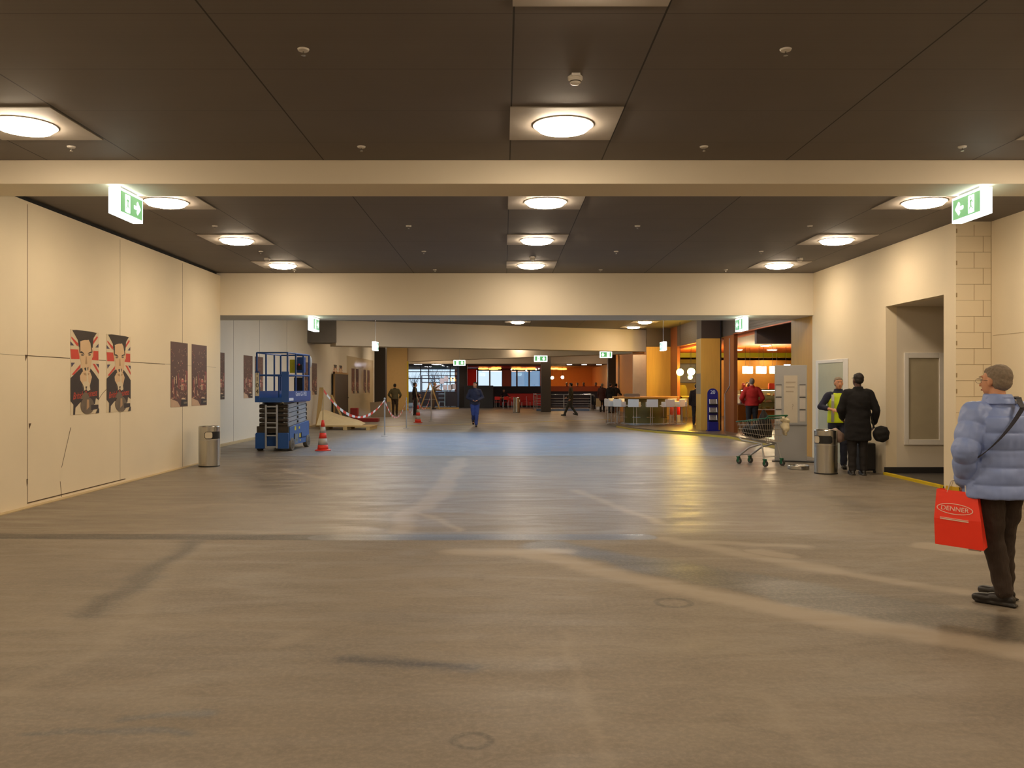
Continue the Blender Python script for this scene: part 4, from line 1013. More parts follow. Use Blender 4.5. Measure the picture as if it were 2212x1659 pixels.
# A-frame ladder
t = thing('step_ladder', 'wooden A-frame ladder near the entrance, in front of the display stand', 'ladder', (-4.93, 58.0, 0))
for sy in (-.25, .25):
    MB().cyl((-.75, sy, 0), (-.08, sy * .6, 1.78), .024, 8).build('leg', TIM, t); MB().cyl((.6, sy, 0), (-.02, sy * .6, 1.78), .024, 8).build('leg', TIM, t)
for k in range(5):
    z = .3 + k * .32; f_ = z / 1.78; x = -.75 + .67 * f_; w_ = .25 - .1 * f_
    MB().bx(x - .04, x + .04, -w_, w_, z, z + .025).build('rung', TIM, t)
MB().bx(-.14, .04, -.17, .17, 1.76, 1.8).build('top_cap', TIM, t)
MB().tube([(-.5, -.2, .7), (.38, -.2, .7)], .008).build('brace', GREY, t)
# dark kiosk box
tag(MB().bx(-2.85, -.75, 62.0, 62.6, 0, 1.62).build('dark_counter', M('charcoal_counter', (40, 42, 48), .5, var=.1), bev=.01), 'charcoal counter block left of the red bench, behind the walking man', 'counter')

# ------------------------------------------------------------------ scissor lift
BL = M('lift_blue', (28, 74, 140), .42, var=.10, scale=3); BL2 = M('lift_blue_side', (52, 96, 156), .42, var=.1, scale=3); SCG = M('scissor_grey', (150, 152, 156), .55, metal=.1, var=.15); SCD = M('grimy_steel', (58, 50, 40), .6, metal=.3, var=.3, scale=10)
lf = thing('scissor_lift', 'blue scissor lift with raised cage, parked by the left wall', 'scissor lift', (-5.72, 22.3, 0), -R(3.5))
hw, hl = .40, .93
# chassis
MB().bx(-.26, .26, -hl, hl, .10, .40).build('chassis', BL, lf, bev=.01)
MB().prism([(hw - .03, -hl + .1, .26), (hw - .03, hl - .1, .26), (hw - .03, hl - .1, .70), (hw - .03, -hl + .1, .60)], (.05, 0, 0)).build('side_tray', BL2, lf, bev=.006)
MB().prism([(hw - .03, -hl + .32, .14), (hw - .03, hl - .32, .14), (hw - .03, hl - .32, .3), (hw - .03, -hl + .32, .3)], (.05, 0, 0)).build('side_tray_lower', BL2, lf)
MB().prism([(-hw - .02, -hl + .1, .26), (-hw - .02, hl - .1, .26), (-hw - .02, hl - .1, .70), (-hw - .02, -hl + .1, .60)], (.05, 0, 0)).build('side_tray', BL2, lf, bev=.006)
for (y, z, w_, h_) in ((-.45, .5, .12, .1), (-.1, .52, .1, .06), (-.05, .30, .12, .1), (-.3, .22, .06, .06), (0.0, .2, .06, .05)):
    MB().bx(hw + .021, hw + .023, y, y + w_, z, z + h_).build('warning_sticker', M('sticker_yellow', (206, 190, 60), .5, var=.2, scale=30), lf)
for y in (-.5, .08): MB().bx(hw + .02, hw + .035, y, y + .03, .28, .42).build('latch', BLACK, lf)
MB().bx(hw + .021, hw + .023, -.42, -.16, .16, .40).build('hatch', M('hatch_grey', (110, 122, 132), .5), lf)
# front corner plates + ladder
for sx in (-1, 1):
    MB().prism([(sx * .42, -hl - .03, .07), (sx * .42, -hl - .03, .43), (sx * .40, -hl - .03, .46), (sx * .16, -hl - .03, .46), (sx * .16, -hl - .03, .07)], (0, .05, 0)).build('corner_plate', BL, lf)
MB().bx(-.16, .16, -hl, -hl + .03, .10, .33).build('front_plate', BL, lf)
MB().bx(-.40, .40, -hl + .02, hl, .46, .62).build('deck', SCD, lf)
lad = MB()
for sx in (-.14, .14): lad.bx(sx - .02, sx + .02, -hl - .07, -hl - .035, .08, 1.16)
lad.build('ladder', SCG, lf)
for z in (.10, .38, .58, .70, .94, 1.10): MB().bx(-.14, .14, -hl - .075, -hl - .03, z, z + .03).build('rung', SCG, lf)
# wheels
WH = M('grey_tyre', (112, 106, 96), .8, var=.12)
for (sx, y) in ((1, -.68), (1, .70), (-1, -.68), (-1, .70)):
    w_ = MB().cyl((sx * .33, y, .162), (sx * .45, y, .162), .162, 32).build('wheel', WH, lf, smooth=True, bev=.012)
    MB().cyl((sx * .445, y, .162), (sx * .458, y, .162), .10, 24).cyl((sx * .45, y, .162), (sx * .468, y, .162), .035, 12).build('hub', M('hub_grey', (90, 84, 76), .6), w_)
# scissor arms: five stacked pairs
z0 = .62; n = 5; dz = (1.20 - z0) / n
for k in range(n):
    za = z0 + k * dz + .035; zb = za + dz
    for sx in (-1, 1):
        for (ya, yb, off) in ((-.8, .8, .33), (.8, -.8, .27)):
            p0 = Vector((sx * off, ya, za)); p1 = Vector((sx * off, yb, zb - .02)); d = p1 - p0
            MB().box((p0 + p1) / 2, (.045, d.length, .10), Euler((math.atan2(d.z, d.y) if d.y > 0 else math.atan2(-d.z, -d.y), 0, 0))).build('scissor_arm', SCG, lf)
    MB().cyl((-.36, -.80, za), (.36, -.80, za), .045, 14).build('cross_tube', SCD, lf); MB().cyl((-.36, .80, za), (.36, .80, za), .045, 14).build('cross_tube', SCD, lf)
    MB().cyl((.30, 0, za + dz / 2), (.38, 0, za + dz / 2), .03, 12).build('pivot_pin', SCD, lf)
# platform
MB().bx(-.405, .405, -.93, .95, 1.22, 1.27).build('platform', BL, lf)
MB().bx(.36, .42, -.93, .98, 1.25, 1.50).build('toe_board', BL, lf, bev=.004); MB().bx(-.42, -.36, -.93, .98, 1.25, 1.50).build('toe_board', BL, lf, bev=.004)
MB().bx(-.40, .40, -.96, -.92, 1.22, 1.34).build('toe_board', BL, lf); MB().bx(-.40, .40, .94, .98, 1.22, 1.42).build('toe_board', BL, lf)
MB().bx(-.39, .39, -.92, .94, 1.27, 1.285).build('deck_plate', M('deck_tread', (150, 130, 104), .5, metal=.4, var=.2, scale=30), lf)
TP = 2.46
for sx in (-1, 1):
    MB().bx(sx * .40 - .15 * (sx > 0) - .03 * (sx < 0), sx * .40 + .03 * (sx > 0) + .09 * (sx < 0), -.965, -.925, 1.22, 1.99).build('gate_plate', BL, lf, bev=.004)
for (x, y) in ((-.39, -.93), (.39, -.93), (-.39, .93), (.39, .93), (.39, -.25), (-.39, -.25), (.39, .40), (-.39, .40), (-.10, -.93)):
    hgt = TP if not (x == -.10) else TP - .03
    if (x, y) == (-.10, -.93): continue
    MB().bx(x - .018, x + .018, y - .018, y + .018, 1.25, hgt).build('post', BL, lf)
for z in (TP, 1.90):
    MB().tube([(-.39, -.93, z), (.39, -.93, z)], .019).build('rail', BL, lf); MB().tube([(-.39, .93, z), (.39, .93, z)], .019).build('rail', BL, lf)
    MB().tube([(-.39, -.93, z), (-.39, .93, z)], .019).build('rail', BL, lf); MB().tube([(.39, -.93, z), (.39, .93, z)], .019).build('rail', BL, lf)
MB().bx(-.06, -.02, -.3, -.26, 1.27, 1.9).build('gate_post', BL, lf)
# control box, sheets, hose
MB().bx(.14, .34, .66, .80, 1.98, 2.40).build('control_box', BL, lf, bev=.01); MB().bx(.1, .3, .60, .66, 2.06, 2.2).build('control_panel', BLACK, lf, bev=.01); MB().ball((.22, .585, 2.2), .03).build('stop_button', RED, lf)
MB().bx(-.10, .12, .80, .82, 1.98, 2.34).build('notice_plate', M('notice_yellow', (196, 190, 30), .5, var=.15, scale=18), lf)
MB().bx(.0, .26, .84, .86, 1.35, 1.86).build('document_box', BLACK, lf, bev=.01)
MB().tube([(.30, .7, 1.98), (.33, .55, 1.7), (.30, .6, 1.32)], .014).build('cable', BLACK, lf)
text('1\n1\n0\n4', .155, 'number', BLACK, lf, (-.368, -.9675, 1.72), (PI / 2, 0, 0), .001).data.materials[0] = M('number_black', (16, 14, 14), .6)
MB().bx(-.415, -.318, -.9665, -.965, 1.38, 1.96).build('number_plate', M('number_cream', (200, 188, 160), .5), lf)
text('Genie GS-1932', .155, 'lettering', M('lettering_white', (222, 226, 232), .5), lf, (.4215, .12, 1.42), (PI / 2, 0, PI / 2), .001)
MB().bx(.4205, .4225, -.9, -.55, 1.26, 1.33).build('label_plate', M('lettering_white', (222, 226, 232), .5), lf)
MB().ball((.0, .0, 0), (.05, .07, .16), 2).build('plastic_bag', M('clear_white_plastic', (220, 214, 204), .35, alpha=.7), lf, loc=(.40, 1.0, 2.28), smooth='all')

# ------------------------------------------------------------------ shopping cart
ct = thing('shopping_cart', 'wire shopping cart with green rim and swivel wheels, right of centre', 'shopping cart', (5.30, 17.75, 0), 0.55)
WIRE = M('cart_wire', (176, 166, 150), .35, metal=.6, var=.1); GRNP = M('cart_green', (16, 92, 62), .5)
# local: +Y is forward, handle at -Y
def bq(s_, t_, u_):      # basket surface: s -1..1 across, t 0 (rear) .. 1 (front), u 0 bottom .. 1 top
    yb = -.38 + t_ * .80; w_ = (.26 - .08 * t_) * (.82 + .18 * u_)
    z = (.50 + .10 * t_) * (1 - u_) + (.98 - .10 * t_) * u_
    y = yb + (u_ - .5) * (.0 if t_ == 0 else .10)
    return Vector((s_ * w_, y, z))
bk = MB(); wr_ = .0036
for k in range(13):
    t_ = k / 12
    for s_ in (-1, 1): bk.cyl(bq(s_, t_, 0), bq(s_, t_, 1), wr_, 5)
    bk.cyl(bq(-1, t_, 0), bq(1, t_, 0), wr_, 5)
for k in range(9):
    s_ = -1 + k / 4
    for t_ in (0, 1): bk.cyl(bq(s_, t_, 0), bq(s_, t_, 1), wr_, 5)
    bk.cyl(bq(s_, 0, 0), bq(s_, 1, 0), wr_, 5)
for u_ in (.25, .5, .75):
    for a_, b2 in (((-1, 0), (-1, 1)), ((-1, 1), (1, 1)), ((1, 1), (1, 0)), ((1, 0), (-1, 0))): bk.cyl(bq(*a_, u_), bq(*b2, u_), wr_ * 1.3, 5)
bk.build('basket', WIRE, ct)
MB().tube([bq(-1, 0, 1), bq(-1, 1, 1), bq(1, 1, 1), bq(1, 0, 1), bq(-1, 0, 1)], .010, 8).build('rim', GRNP, ct, smooth=True)
MB().tube([bq(-1, 0, 1) + Vector((-.02, -.10, .05)), bq(1, 0, 1) + Vector((.02, -.10, .05))], .018, 10).build('handle', GRNP, ct, smooth=True)
MB().cyl(bq(-1, 0, .95), bq(-1, 0, 1) + Vector((-.02, -.10, .05)), .012, 8).build('handle_bracket', GRNP, ct); MB().cyl(bq(1, 0, .95), bq(1, 0, 1) + Vector((.02, -.10, .05)), .012, 8).build('handle_bracket', GRNP, ct)
for s_ in (-1, 1):
    MB().tube([(s_ * .25, -.34, .15), (s_ * .22, -.26, .46), (s_ * .17, .32, .50), (s_ * .15, .42, .56)], .018, 8).build('frame', GREY, ct, smooth=True)
    MB().tube([(s_ * .17, .42, .15), (s_ * .19, .1, .36), (s_ * .22, -.26, .46)], .018, 8).build('frame', GREY, ct, smooth=True)
MB().tube([(-.17, .42, .18), (.17, .42, .18)], .010, 8).build('cross_bar', GREY, ct); MB().tube([(-.25, -.33, .19), (.25, -.33, .19)], .008, 8).build('cross_bar', GREY, ct)
for (x, y) in ((-.25, -.36), (.25, -.36), (-.17, .42), (.17, .42)):
    w_ = MB().cyl((x - .016, y - .02, .062), (x + .016, y - .02, .062), .062, 24).build('wheel', M('caster_rubber', (58, 54, 50), .7), ct, smooth=True)
    MB().cyl((x - .019, y - .02, .062), (x + .019, y - .02, .062), .03, 16).build('hub', GREY, w_)
    MB().box((x - .024, y - .01, .09), (.006, .05, .10)).box((x + .024, y - .01, .09), (.006, .05, .10)).box((x, y, .145), (.056, .06, .02)).build('fork', GRNP, w_)
# bags in and on the cart
def lump(name, mat, balls, sub=3, amp=.25, sc=4, loc=(0, 0, 0), rz=0, parent=None):
    m_ = MB()
    for c, r in balls: m_.ball(c, r, sub)
    o = m_.build(name, mat, parent, smooth='all', loc=loc, rz=rz)
    for v in o.data.vertices:
        nn = noise.noise(v.co * sc) ; v.co += v.normal * nn * amp * .1 + v.normal * noise.noise(v.co * sc * 3) * amp * .04
    return o
from_cart = Matrix.Translation((5.30, 17.75, 0)) @ Matrix.Rotation(.55, 4, 'Z')
def cl_(x, y, z): return from_cart @ Vector((x, y, z))
o = MB().loft([((0, 0, 0), .15, .10), ((0, 0, .18), .19, .13), ((0, .02, .36), .15, .10), ((0, .03, .46), .10, .05), ((0, .04, .56), .025, .02)], 20).build('black_bag', M('black_bag', (20, 14, 13), .6, var=.2, spec=.3), smooth=True, loc=cl_(-.0, -.15, .58), rz=.55)
tag(o, 'black carrier bag standing up inside the shopping cart', 'bag')
o = lump('dark_bag', M('dark_bag', (24, 22, 22), .7, var=.3, spec=.3), [((0, 0, .0), (.15, .2, .15)), ((0, .22, .0), (.13, .14, .12))], loc=cl_(0, 0.05, .69), rz=.55)
tag(o, 'dark crumpled bag lying at the front of the shopping cart basket', 'bag')
o = lump('white_bag', M('white_plastic_bag', (216, 202, 168), .4, var=.06), [((0, 0, .0), (.09, .10, .08)), ((-.02, -.01, -.14), (.07, .08, .12)), ((-.03, -.01, -.24), (.05, .06, .09))], amp=.6, sc=9, loc=cl_(.30, -.40, .94), rz=.55)
tag(o, 'crumpled white plastic bag hanging over the corner of the cart handle', 'bag')

# ------------------------------------------------------------------ notice stand (pale grey roll-up), leaflet stand, bar
a_ = Vector((6.78, 21.3, 0))
t = thing('notice_board', 'tall pale grey notice board with sheets, right of the bakery opening', 'notice board', (6.20, 18.5, 0), -.35)
MB().bx(-.33, .33, -.02, .02, .02, 2.08).build('panel', M('pale_grey_board', (164, 164, 166), .5, var=.03), t, bev=.004)
MB().bx(-.14, .14, -.026, -.02, .84, 1.86).build('centre_sheet', M('off_white_sheet', (196, 186, 170), .6), t)
MB().bx(-.335, .335, -.05, -.0, .79, .82).build('shelf', M('shelf_grey', (140, 140, 144), .5), t)
for sx in (-.25, .24):
    for k, z in enumerate((.90, 1.17, 1.44)):
        MB().bx(sx - .055, sx + .06, -.03, -.02, z - .03, z + .21).build('leaflet_holder', M('holder_white', (190, 184, 180), .4), t)
        MB().bx(sx - .06, sx + .065, -.034, -.02, z + .21, z + .225).build('holder_clip', DARKF, t)
for k, z in enumerate((1.70, 1.60, 1.50)): MB().bx(-.10, .10 - k * .02, -.028, -.026, z, z + .025).build('print_line', M('faint_print', (168, 156, 140), .6), t)
text('?', .16, 'question_mark', M('faint_print', (168, 156, 140), .6), t, (.04, -.0275, 1.18))
MB().bx(-.38, .48, -.16, .16, 0, .02).build('foot', BLACK, t)
lb = thing('leaflet_stand', 'slim dark blue leaflet stand with rounded top in front of the oak column', 'leaflet stand', (7.08, 29.0, .1))
BLU = M('stand_blue', (24, 26, 110), .4); 
pts = [(-.18, .02)] + [(.18, .02)] + [(.18 * math.cos(R(k * 15)), 1.26 + .18 * math.sin(R(k * 15))) for k in range(13)]
MB().prism([(x, 0, z) for x, z in pts], (0, .03, 0)).build('back_panel', BLU, lb)
MB().bx(-.2, .22, -.14, .12, 0, .03).build('foot', BLU, lb); MB().bx(-.17, .17, -.10, 0, .03, .30).build('plinth', BLU, lb, bev=.01)
text('20', .17, 'number', M('lettering_white', (222, 226, 232), .5), lb, (0, -.004, 1.31), depth=.002)
for z in (.34, .60, .88):
    pk = MB().bx(-.14, .14, -.10, -.0, z, z + .04).build('pocket', BLACK, lb, bev=.01)
    MB().box((0, -.05, z + .11), (.22, .01, .17), Euler((-.25, 0, 0))).build('leaflets', M('leaflet_print', (120, 108, 98), .5, var=.6, scale=25), lb)
    MB().box((-.12, -.065, z + .1), (.02, .012, .2), Euler((-.25, 0, 0))).box((.12, -.065, z + .1), (.02, .012, .2), Euler((-.25, 0, 0))).box((0, -.085, z + .03), (.24, .012, .02)).build('leaflet_edge', WHITE, lb)

# round bar with white stools
bt = thing('bar_table', 'large oval bar table with pale wooden top ringed by white stools', 'bar table', (5.75, 34.7, .1))
TOPW = M('bar_top_wood', (184, 128, 60), .35, var=.1, scale=2)
MB().loft([((0, 0, 1.02), 1.33, 1.1), ((0, 0, 1.09), 1.35, 1.12)], 56).build('tabletop', TOPW, bt, bev=.01)
MB().loft([((0, 0, 0), .85, .7), ((0, 0, 1.02), .85, .7)], 40).build('base', M('bar_base_olive', (104, 92, 34), .5, var=.25, scale=2), bt, smooth=True)
MB().loft([((0, 0, 0), 1.0, .85), ((0, 0, .03), 1.0, .85)], 40).build('plinth', GREY, bt)
pt = MB().bx(-.32, .28, -.2, .2, 0, .1).bx(-.28, .24, -.16, .16, .1, .12).build('grey_box', M('grey_box', (122, 108, 88), .6), loc=(5.15, 34.3, 1.19)); tag(pt, 'flat grey box lying on the round bar table', 'box')
ST = None
for k in range(14):
    an = 2 * PI * (k + .5) / 14
    x = 5.75 + 1.42 * math.cos(an); y = 34.7 + 1.38 * math.sin(an)
    near = y < 34.7
    rz = an + PI / 2          # backrest points outwards
    side = 'near' if near else 'far'
    o_ = sorted([j for j in range(14) if (math.sin(2 * PI * (j + .5) / 14) < 0) == near], key=lambda j: math.cos(2 * PI * (j + .5) / 14)).index(k)
    lab = 'white bar stool on the %s side of the bar table, %s from the left' % (side, ('first', 'second', 'third', 'fourth', 'fifth', 'sixth', 'seventh')[o_])
    if ST is None:
        ST = thing('bar_stool', lab, 'bar stool', (x, y, .1), rz, 'white bar stools')
        # local: backrest at -Y
        MB().bx(-.20, .20, -.20, .20, .72, .77).build('seat', WHITE, ST, bev=.015)
        MB().bx(-.22, .22, -.23, -.195, .70, 1.0).build('backrest', WHITE, ST, bev=.012)
        MB().bx(-.22, -.195, -.2, .05, .70, .90).build('armrest', WHITE, ST, bev=.01); MB().bx(.195, .22, -.2, .05, .70, .90).build('armrest', WHITE, ST, bev=.01)
        for sy in (-.19, .19): MB().cyl((0, sy, .02), (0, sy, .72), .013, 8).build('leg', CHROME, ST)
        MB().bx(-.2, .2, -.21, -.17, 0, .015).bx(-.2, .2, .17, .21, 0, .015).bx(-.02, .02, -.2, .2, 0, .015).build('foot', CHROME, ST); MB().bx(-.16, .16, .17, .20, .28, .30).build('footrest', CHROME, ST)
    else: dup(ST, (x, y, .1), rz, lab)
t = thing('fire_extinguisher', 'pair of red cylinders on the floor right of the bar stools', 'cylinder', (7.25, 36.2, .1))
for x in (-.14, .14): MB().lathe([(.06, 0), (.07, .02), (.07, .42), (.03, .5), (.015, .56)], 16).build('cylinder', RED, t, loc=(x, 0, .3), smooth=True); MB().bx(x - .07, x + .07, -.07, .07, 0, .3).build('stand', GREY, t)
# ------------------------------------------------------------------ people
def V(*a): return Vector(a)
def blob(mb, name, mat, parent, voxel=.012, smooth=2, post=None):
    me = bpy.data.meshes.new('tmp'); mb.b.to_mesh(me); mb.b.free()
    t = bpy.data.objects.new('tmp', me); COL.objects.link(t)
    r_ = t.modifiers.new('r', 'REMESH'); r_.mode = 'VOXEL'; r_.voxel_size = voxel
    dg = bpy.context.evaluated_depsgraph_get(); dg.update()
    m2 = bpy.data.meshes.new_from_object(t.evaluated_get(dg)); bpy.data.objects.remove(t); bpy.data.meshes.remove(me)
    b = bmesh.new(); b.from_mesh(m2)
    for _ in range(smooth): bmesh.ops.smooth_vert(b, verts=b.verts, factor=.5, use_axis_x=True, use_axis_y=True, use_axis_z=True)
    if post:
        b.normal_update()
        new = [post(v.co.copy(), v.normal.copy()) for v in b.verts]
        for v, c in zip(b.verts, new): v.co = c
        bmesh.ops.smooth_vert(b, verts=b.verts, factor=.3, use_axis_x=True, use_axis_y=True, use_axis_z=True)
    b.to_mesh(m2); b.free(); m2.name = name
    m2.materials.clear(); m2.materials.append(mat)
    for p in m2.polygons: p.use_smooth = True
    o = bpy.data.objects.new(name, m2); COL.objects.link(o); o.parent = parent
    return o
def frame_euler(w, n, d): return Matrix((w, n, d)).transposed().to_euler()
def hand(m, wr, d, n, curl=.5, side=1, sc=1.0):
    d = d.normalized(); n = (n - d * n.dot(d)).normalized(); w = d.cross(n) * side
    m.ball(wr + d * .048 * sc, (.040 * sc, .017 * sc, .052 * sc), 2, frame_euler(w, n, w.cross(n) if w.cross(n).dot(d) > 0 else -w.cross(n)))
    m.cap(wr - d * .02, wr + d * .03 * sc, .026 * sc, .024 * sc, 1)
    for i, L_ in enumerate((.070, .078, .073, .058)):
        p = wr + d * .088 * sc + w * (.030 - i * .0200) * sc; dd = d.copy(); a_ = curl * .55
        for k, f in enumerate((.45, .32, .23)):
            q = p + dd * L_ * f * sc
            m.cap(p, q, (.0095 - .0008 * k) * sc, (.0088 - .0008 * k) * sc, 1); p = q
            dd = (dd * math.cos(a_ * 1.6) + n * math.sin(a_ * 1.6)).normalized()
    p = wr + d * .025 * sc + w * .030 * sc; dd = (d * .65 + w * .65 + n * .35).normalized()
    q = p + dd * .042 * sc; m.cap(p, q, .013 * sc, .011 * sc, 1); dd = (d * .85 + w * .2 + n * .5).normalized(); m.cap(q, q + dd * .032 * sc, .011 * sc, .009 * sc, 1)
SKIN = M('skin', (198, 142, 108), .55, var=.08, scale=14)
HG = M('grey_hair', (128, 114, 98), .8, var=.35, scale=60, bump=.3); HD = M('dark_hair', (34, 26, 22), .7, var=.3, scale=60, bump=.3)
SHOE = M('dark_shoe', (26, 22, 20), .4)
def figure(label, loc, rz, h=1.75, top=None, bottom=None, hair=HD, hem=.90, skin=None, pose=None, lean=(0, 0), voxel=.013, headyaw=0, puff=0, headtilt=0,
           collar=True, hipz=.95, bulk=1.0, sleeve=.97, shoes=True, topname='jacket', hands=True, flare=1.0, face=True, hair_name='hair', group=None, cuts=None, footyaw=None):
    skin = skin or SKIN
    P_ = dict(elL=V(-.25, -.03, 1.13), wrL=V(-.26, .05, .88), elR=V(.25, -.03, 1.13), wrR=V(.26, .05, .88), knL=V(-.10, .03, .50), anL=V(-.10, .0, .10), knR=V(.10, .03, .50), anR=V(.10, .0, .10),
              hnL=None, hnR=None)
    if pose: P_.update({k: (V(*v) if isinstance(v, tuple) else v) for k, v in pose.items()})
    dzp = hipz - .95
    def up(v): v = Vector(v); f = max(0, (v.z - .95)) / .75; return V(v.x + lean[0] * f, v.y + lean[1] * f, v.z + dzp)
    root = thing('person', label, 'person', loc, rz, group)
    root.scale = (h / 1.75,) * 3
    shL, shR = up((-.185, 0, 1.405)), up((.185, 0, 1.405))
    elL, wrL, elR, wrR = P_['elL'], P_['wrL'], P_['elR'], P_['wrR']
    hpL, hpR = V(-.09, 0, hipz - .02), V(.09, 0, hipz - .02)
    nk = up((0, -.01, 1.49)); hd = up((0, .015, 1.645))
    hr = Euler((-headtilt, 0, headyaw))
    def hp(x, y, z): v = V(x, y, z - 1.645); v.rotate(hr); return hd + v
    m = MB()
    # torso, limbs and head of the body
    m.loft([(up((0, 0, .86)), .145, .10), (up((0, 0, .95)), .155, .11), (up((0, .01, 1.08)), .135, .10), (up((0, .01, 1.25)), .155, .11), (up((0, 0, 1.38)), .16, .095), (up((0, -.01, 1.45)), .10, .07)])
    m.cap(nk, hp(0, -.01, 1.60), .058, .052)
    for sh_, el, wr in ((shL, elL, wrL), (shR, elR, wrR)):
        m.cap(sh_, el, .052, .040); m.cap(el, wr, .040, .026)
    for hp_, kn, an in ((hpL, P_['knL'], P_['anL']), (hpR, P_['knR'], P_['anR'])):
        m.cap(hp_, kn, .085, .055); m.cap(kn, an, .055, .038)
        m.ball(an + V(0, .05, -.05), (.035, .10, .03), 2)
    m.ball(hp(0, -.012, 1.665), (.074, .094, .092), 3, hr); m.ball(hp(0, .03, 1.615), (.060, .066, .092), 3, hr)
    m.ball(hp(0, .055, 1.555), (.030, .03, .026), 2, hr)
    m.cap(hp(0, .090, 1.645), hp(0, .112, 1.612), .009, .014, 1)
    m.ball(hp(0, .082, 1.678), (.050, .016, .010), 2, hr); m.ball(hp(0, .088, 1.578), (.024, .010, .008), 1, hr)
    for s_ in (-1, 1): m.ball(hp(s_ * .076, 0, 1.632), (.010, .020, .033), 2, hr)
    if hands:
        for el, wr, n_, sd in ((elL, wrL, P_['hnL'], 1), (elR, wrR, P_['hnR'], -1)):
            d = (wr - el).normalized()
            nn = n_ or V(-sd * -1.0, .1, 0)
            if abs(d.dot(nn)) > .95: nn = V(0, 1, .2)
            hand(m, wr, d, nn, .6, sd)
    body = blob(m, 'body', skin, root, voxel, 2)
    if face:
        for s_ in (-1, 1):
            e_ = MB().ball(hp(s_ * .030, .087, 1.652), (.011, .008, .006), 2, hr).build('eye', M('eye_white', (210, 200, 190), .3), root, smooth='all')
            MB().ball(hp(s_ * .030, .0935, 1.652), (.0052, .003, .0052), 1, hr).build('iris', BLACK, e_)
            MB().box(hp(s_ * .030, .0945, 1.674), (.028, .006, .006), hr).build('eyebrow', hair, root)
        MB().ball(hp(0, .0965, 1.578), (.022, .005, .006), 2, hr).build('lips', M('lips', (158, 88, 74), .5), root, smooth='all')
    if hair is not None:
        m = MB(); m.ball(hp(0, -.030, 1.682), (.082, .092, .086), 3, hr); m.ball(hp(0, -.045, 1.640), (.079, .070, .075), 3, hr); m.ball(hp(0, .01, 1.715), (.064, .066, .040), 2, hr)
        blob(m, hair_name, hair, root, min(voxel, .01), 1, lambda c, n_: c + n_ * noise.noise(c * 60) * .004)
    # upper garment
    k = bulk * (1 + puff)
    rings = []
    zs = [hem, max(hem + .04, .98), 1.10, 1.26, 1.38, 1.455, 1.485]
    rr_ = [(.185 * flare, .135 * flare), (.178, .13), (.168, .125), (.188, .135), (.185, .118), (.115, .088), (.075, .072)]
    if hem < .9: zs.insert(1, .93); rr_.insert(1, (.185, .132))
    m = MB()
    for z, (rx, ry) in zip(zs, rr_):
        c = up((0, 0, z)) if z >= .95 else V(0, 0, z + dzp)
        f = k if z < 1.45 else 1 + puff * .3
        rings.append((c, rx * f, ry * f))
    m.loft(rings, 28)
    for sh_, el, wr in ((shL, elL, wrL), (shR, elR, wrR)):
        e2 = el.lerp(wr, sleeve); pr = .084 if puff else .072
        m.cap(sh_, el, pr * bulk, (.060 + .019 * (puff > 0)) * bulk); m.cap(el, e2, (.060 + .019 * (puff > 0)) * bulk, (.045 + .016 * (puff > 0)) * bulk)
        m.ball(sh_ * .75 + up((0, 0, 1.40)) * .25, .085 * bulk, 2)
    if collar: m.loft([(up((0, -.01, 1.45)), .098, .09), (up((0, -.012, 1.53)), .080 + .02 * (puff > 0), .078 + .02 * (puff > 0))], 20)
    def crease(c, n_):
        return c + n_ * (noise.noise(Vector((c.x * 7, c.y * 7, c.z * 11))) * .010 + noise.noise(c * 24) * .003)
    def quilt(c, n_):
        # baffles: across the trunk by height, along the sleeves by distance from the shoulder
        best = None
        for sh_, el, wr in ((shL, elL, wrL), (shR, elR, wrR)):
            for a_, b2, off in ((sh_, el, 0), (el, wr, (el - sh_).length)):
                ab = b2 - a_; t_ = max(0, min(1, (c - a_).dot(ab) / ab.length_squared)); q = a_ + ab * t_
                dd = (c - q).length
                if best is None or dd < best[0]: best = (dd, off + t_ * ab.length)
        ax = up((0, 0, c.z)); dt = math.hypot((c.x - ax.x) / 1.35, c.y - ax.y)
        arm = best[0] < .105 and abs(c.x - ax.x) > .15
        u_ = (best[1] + .035) / .135 if arm else (c.z - hem + .03) / .125
        ph = abs(math.sin(PI * u_))
        g_ = ph ** .45
        r_ = noise.noise(c * 16) * .006 + noise.noise(Vector((c.x * 30, c.y * 30, c.z * 9))) * .004
        if c.z > 1.50 + dzp: return c + n_ * r_
        return c + n_ * ((-.006 + .013 * g_ if arm else -.010 + .018 * g_) + r_ * ph)
    jk = blob(m, topname, top, root, voxel, 2, quilt if puff else crease)
    # trousers
    m = MB(); m.loft([(V(0, 0, hipz - .12), .16, .115), (V(0, 0, hipz - .02), .172, .125), (V(0, 0, hipz + .08), .16, .118), (V(0, 0, hipz + .12), .15, .112)], 24)
    for hp_, kn, an in ((hpL, P_['knL'], P_['anL']), (hpR, P_['knR'], P_['anR'])):
        m.cap(hp_, kn, .102 * bulk, .078); m.cap(kn, an + (kn - an).normalized() * .0, .078, .062)
    blob(m, 'trousers', bottom, root, voxel, 2, lambda c, n_: c + n_ * (noise.noise(Vector((c.x * 9, c.y * 9, c.z * 14))) * .011 + noise.noise(c * 26) * .003))
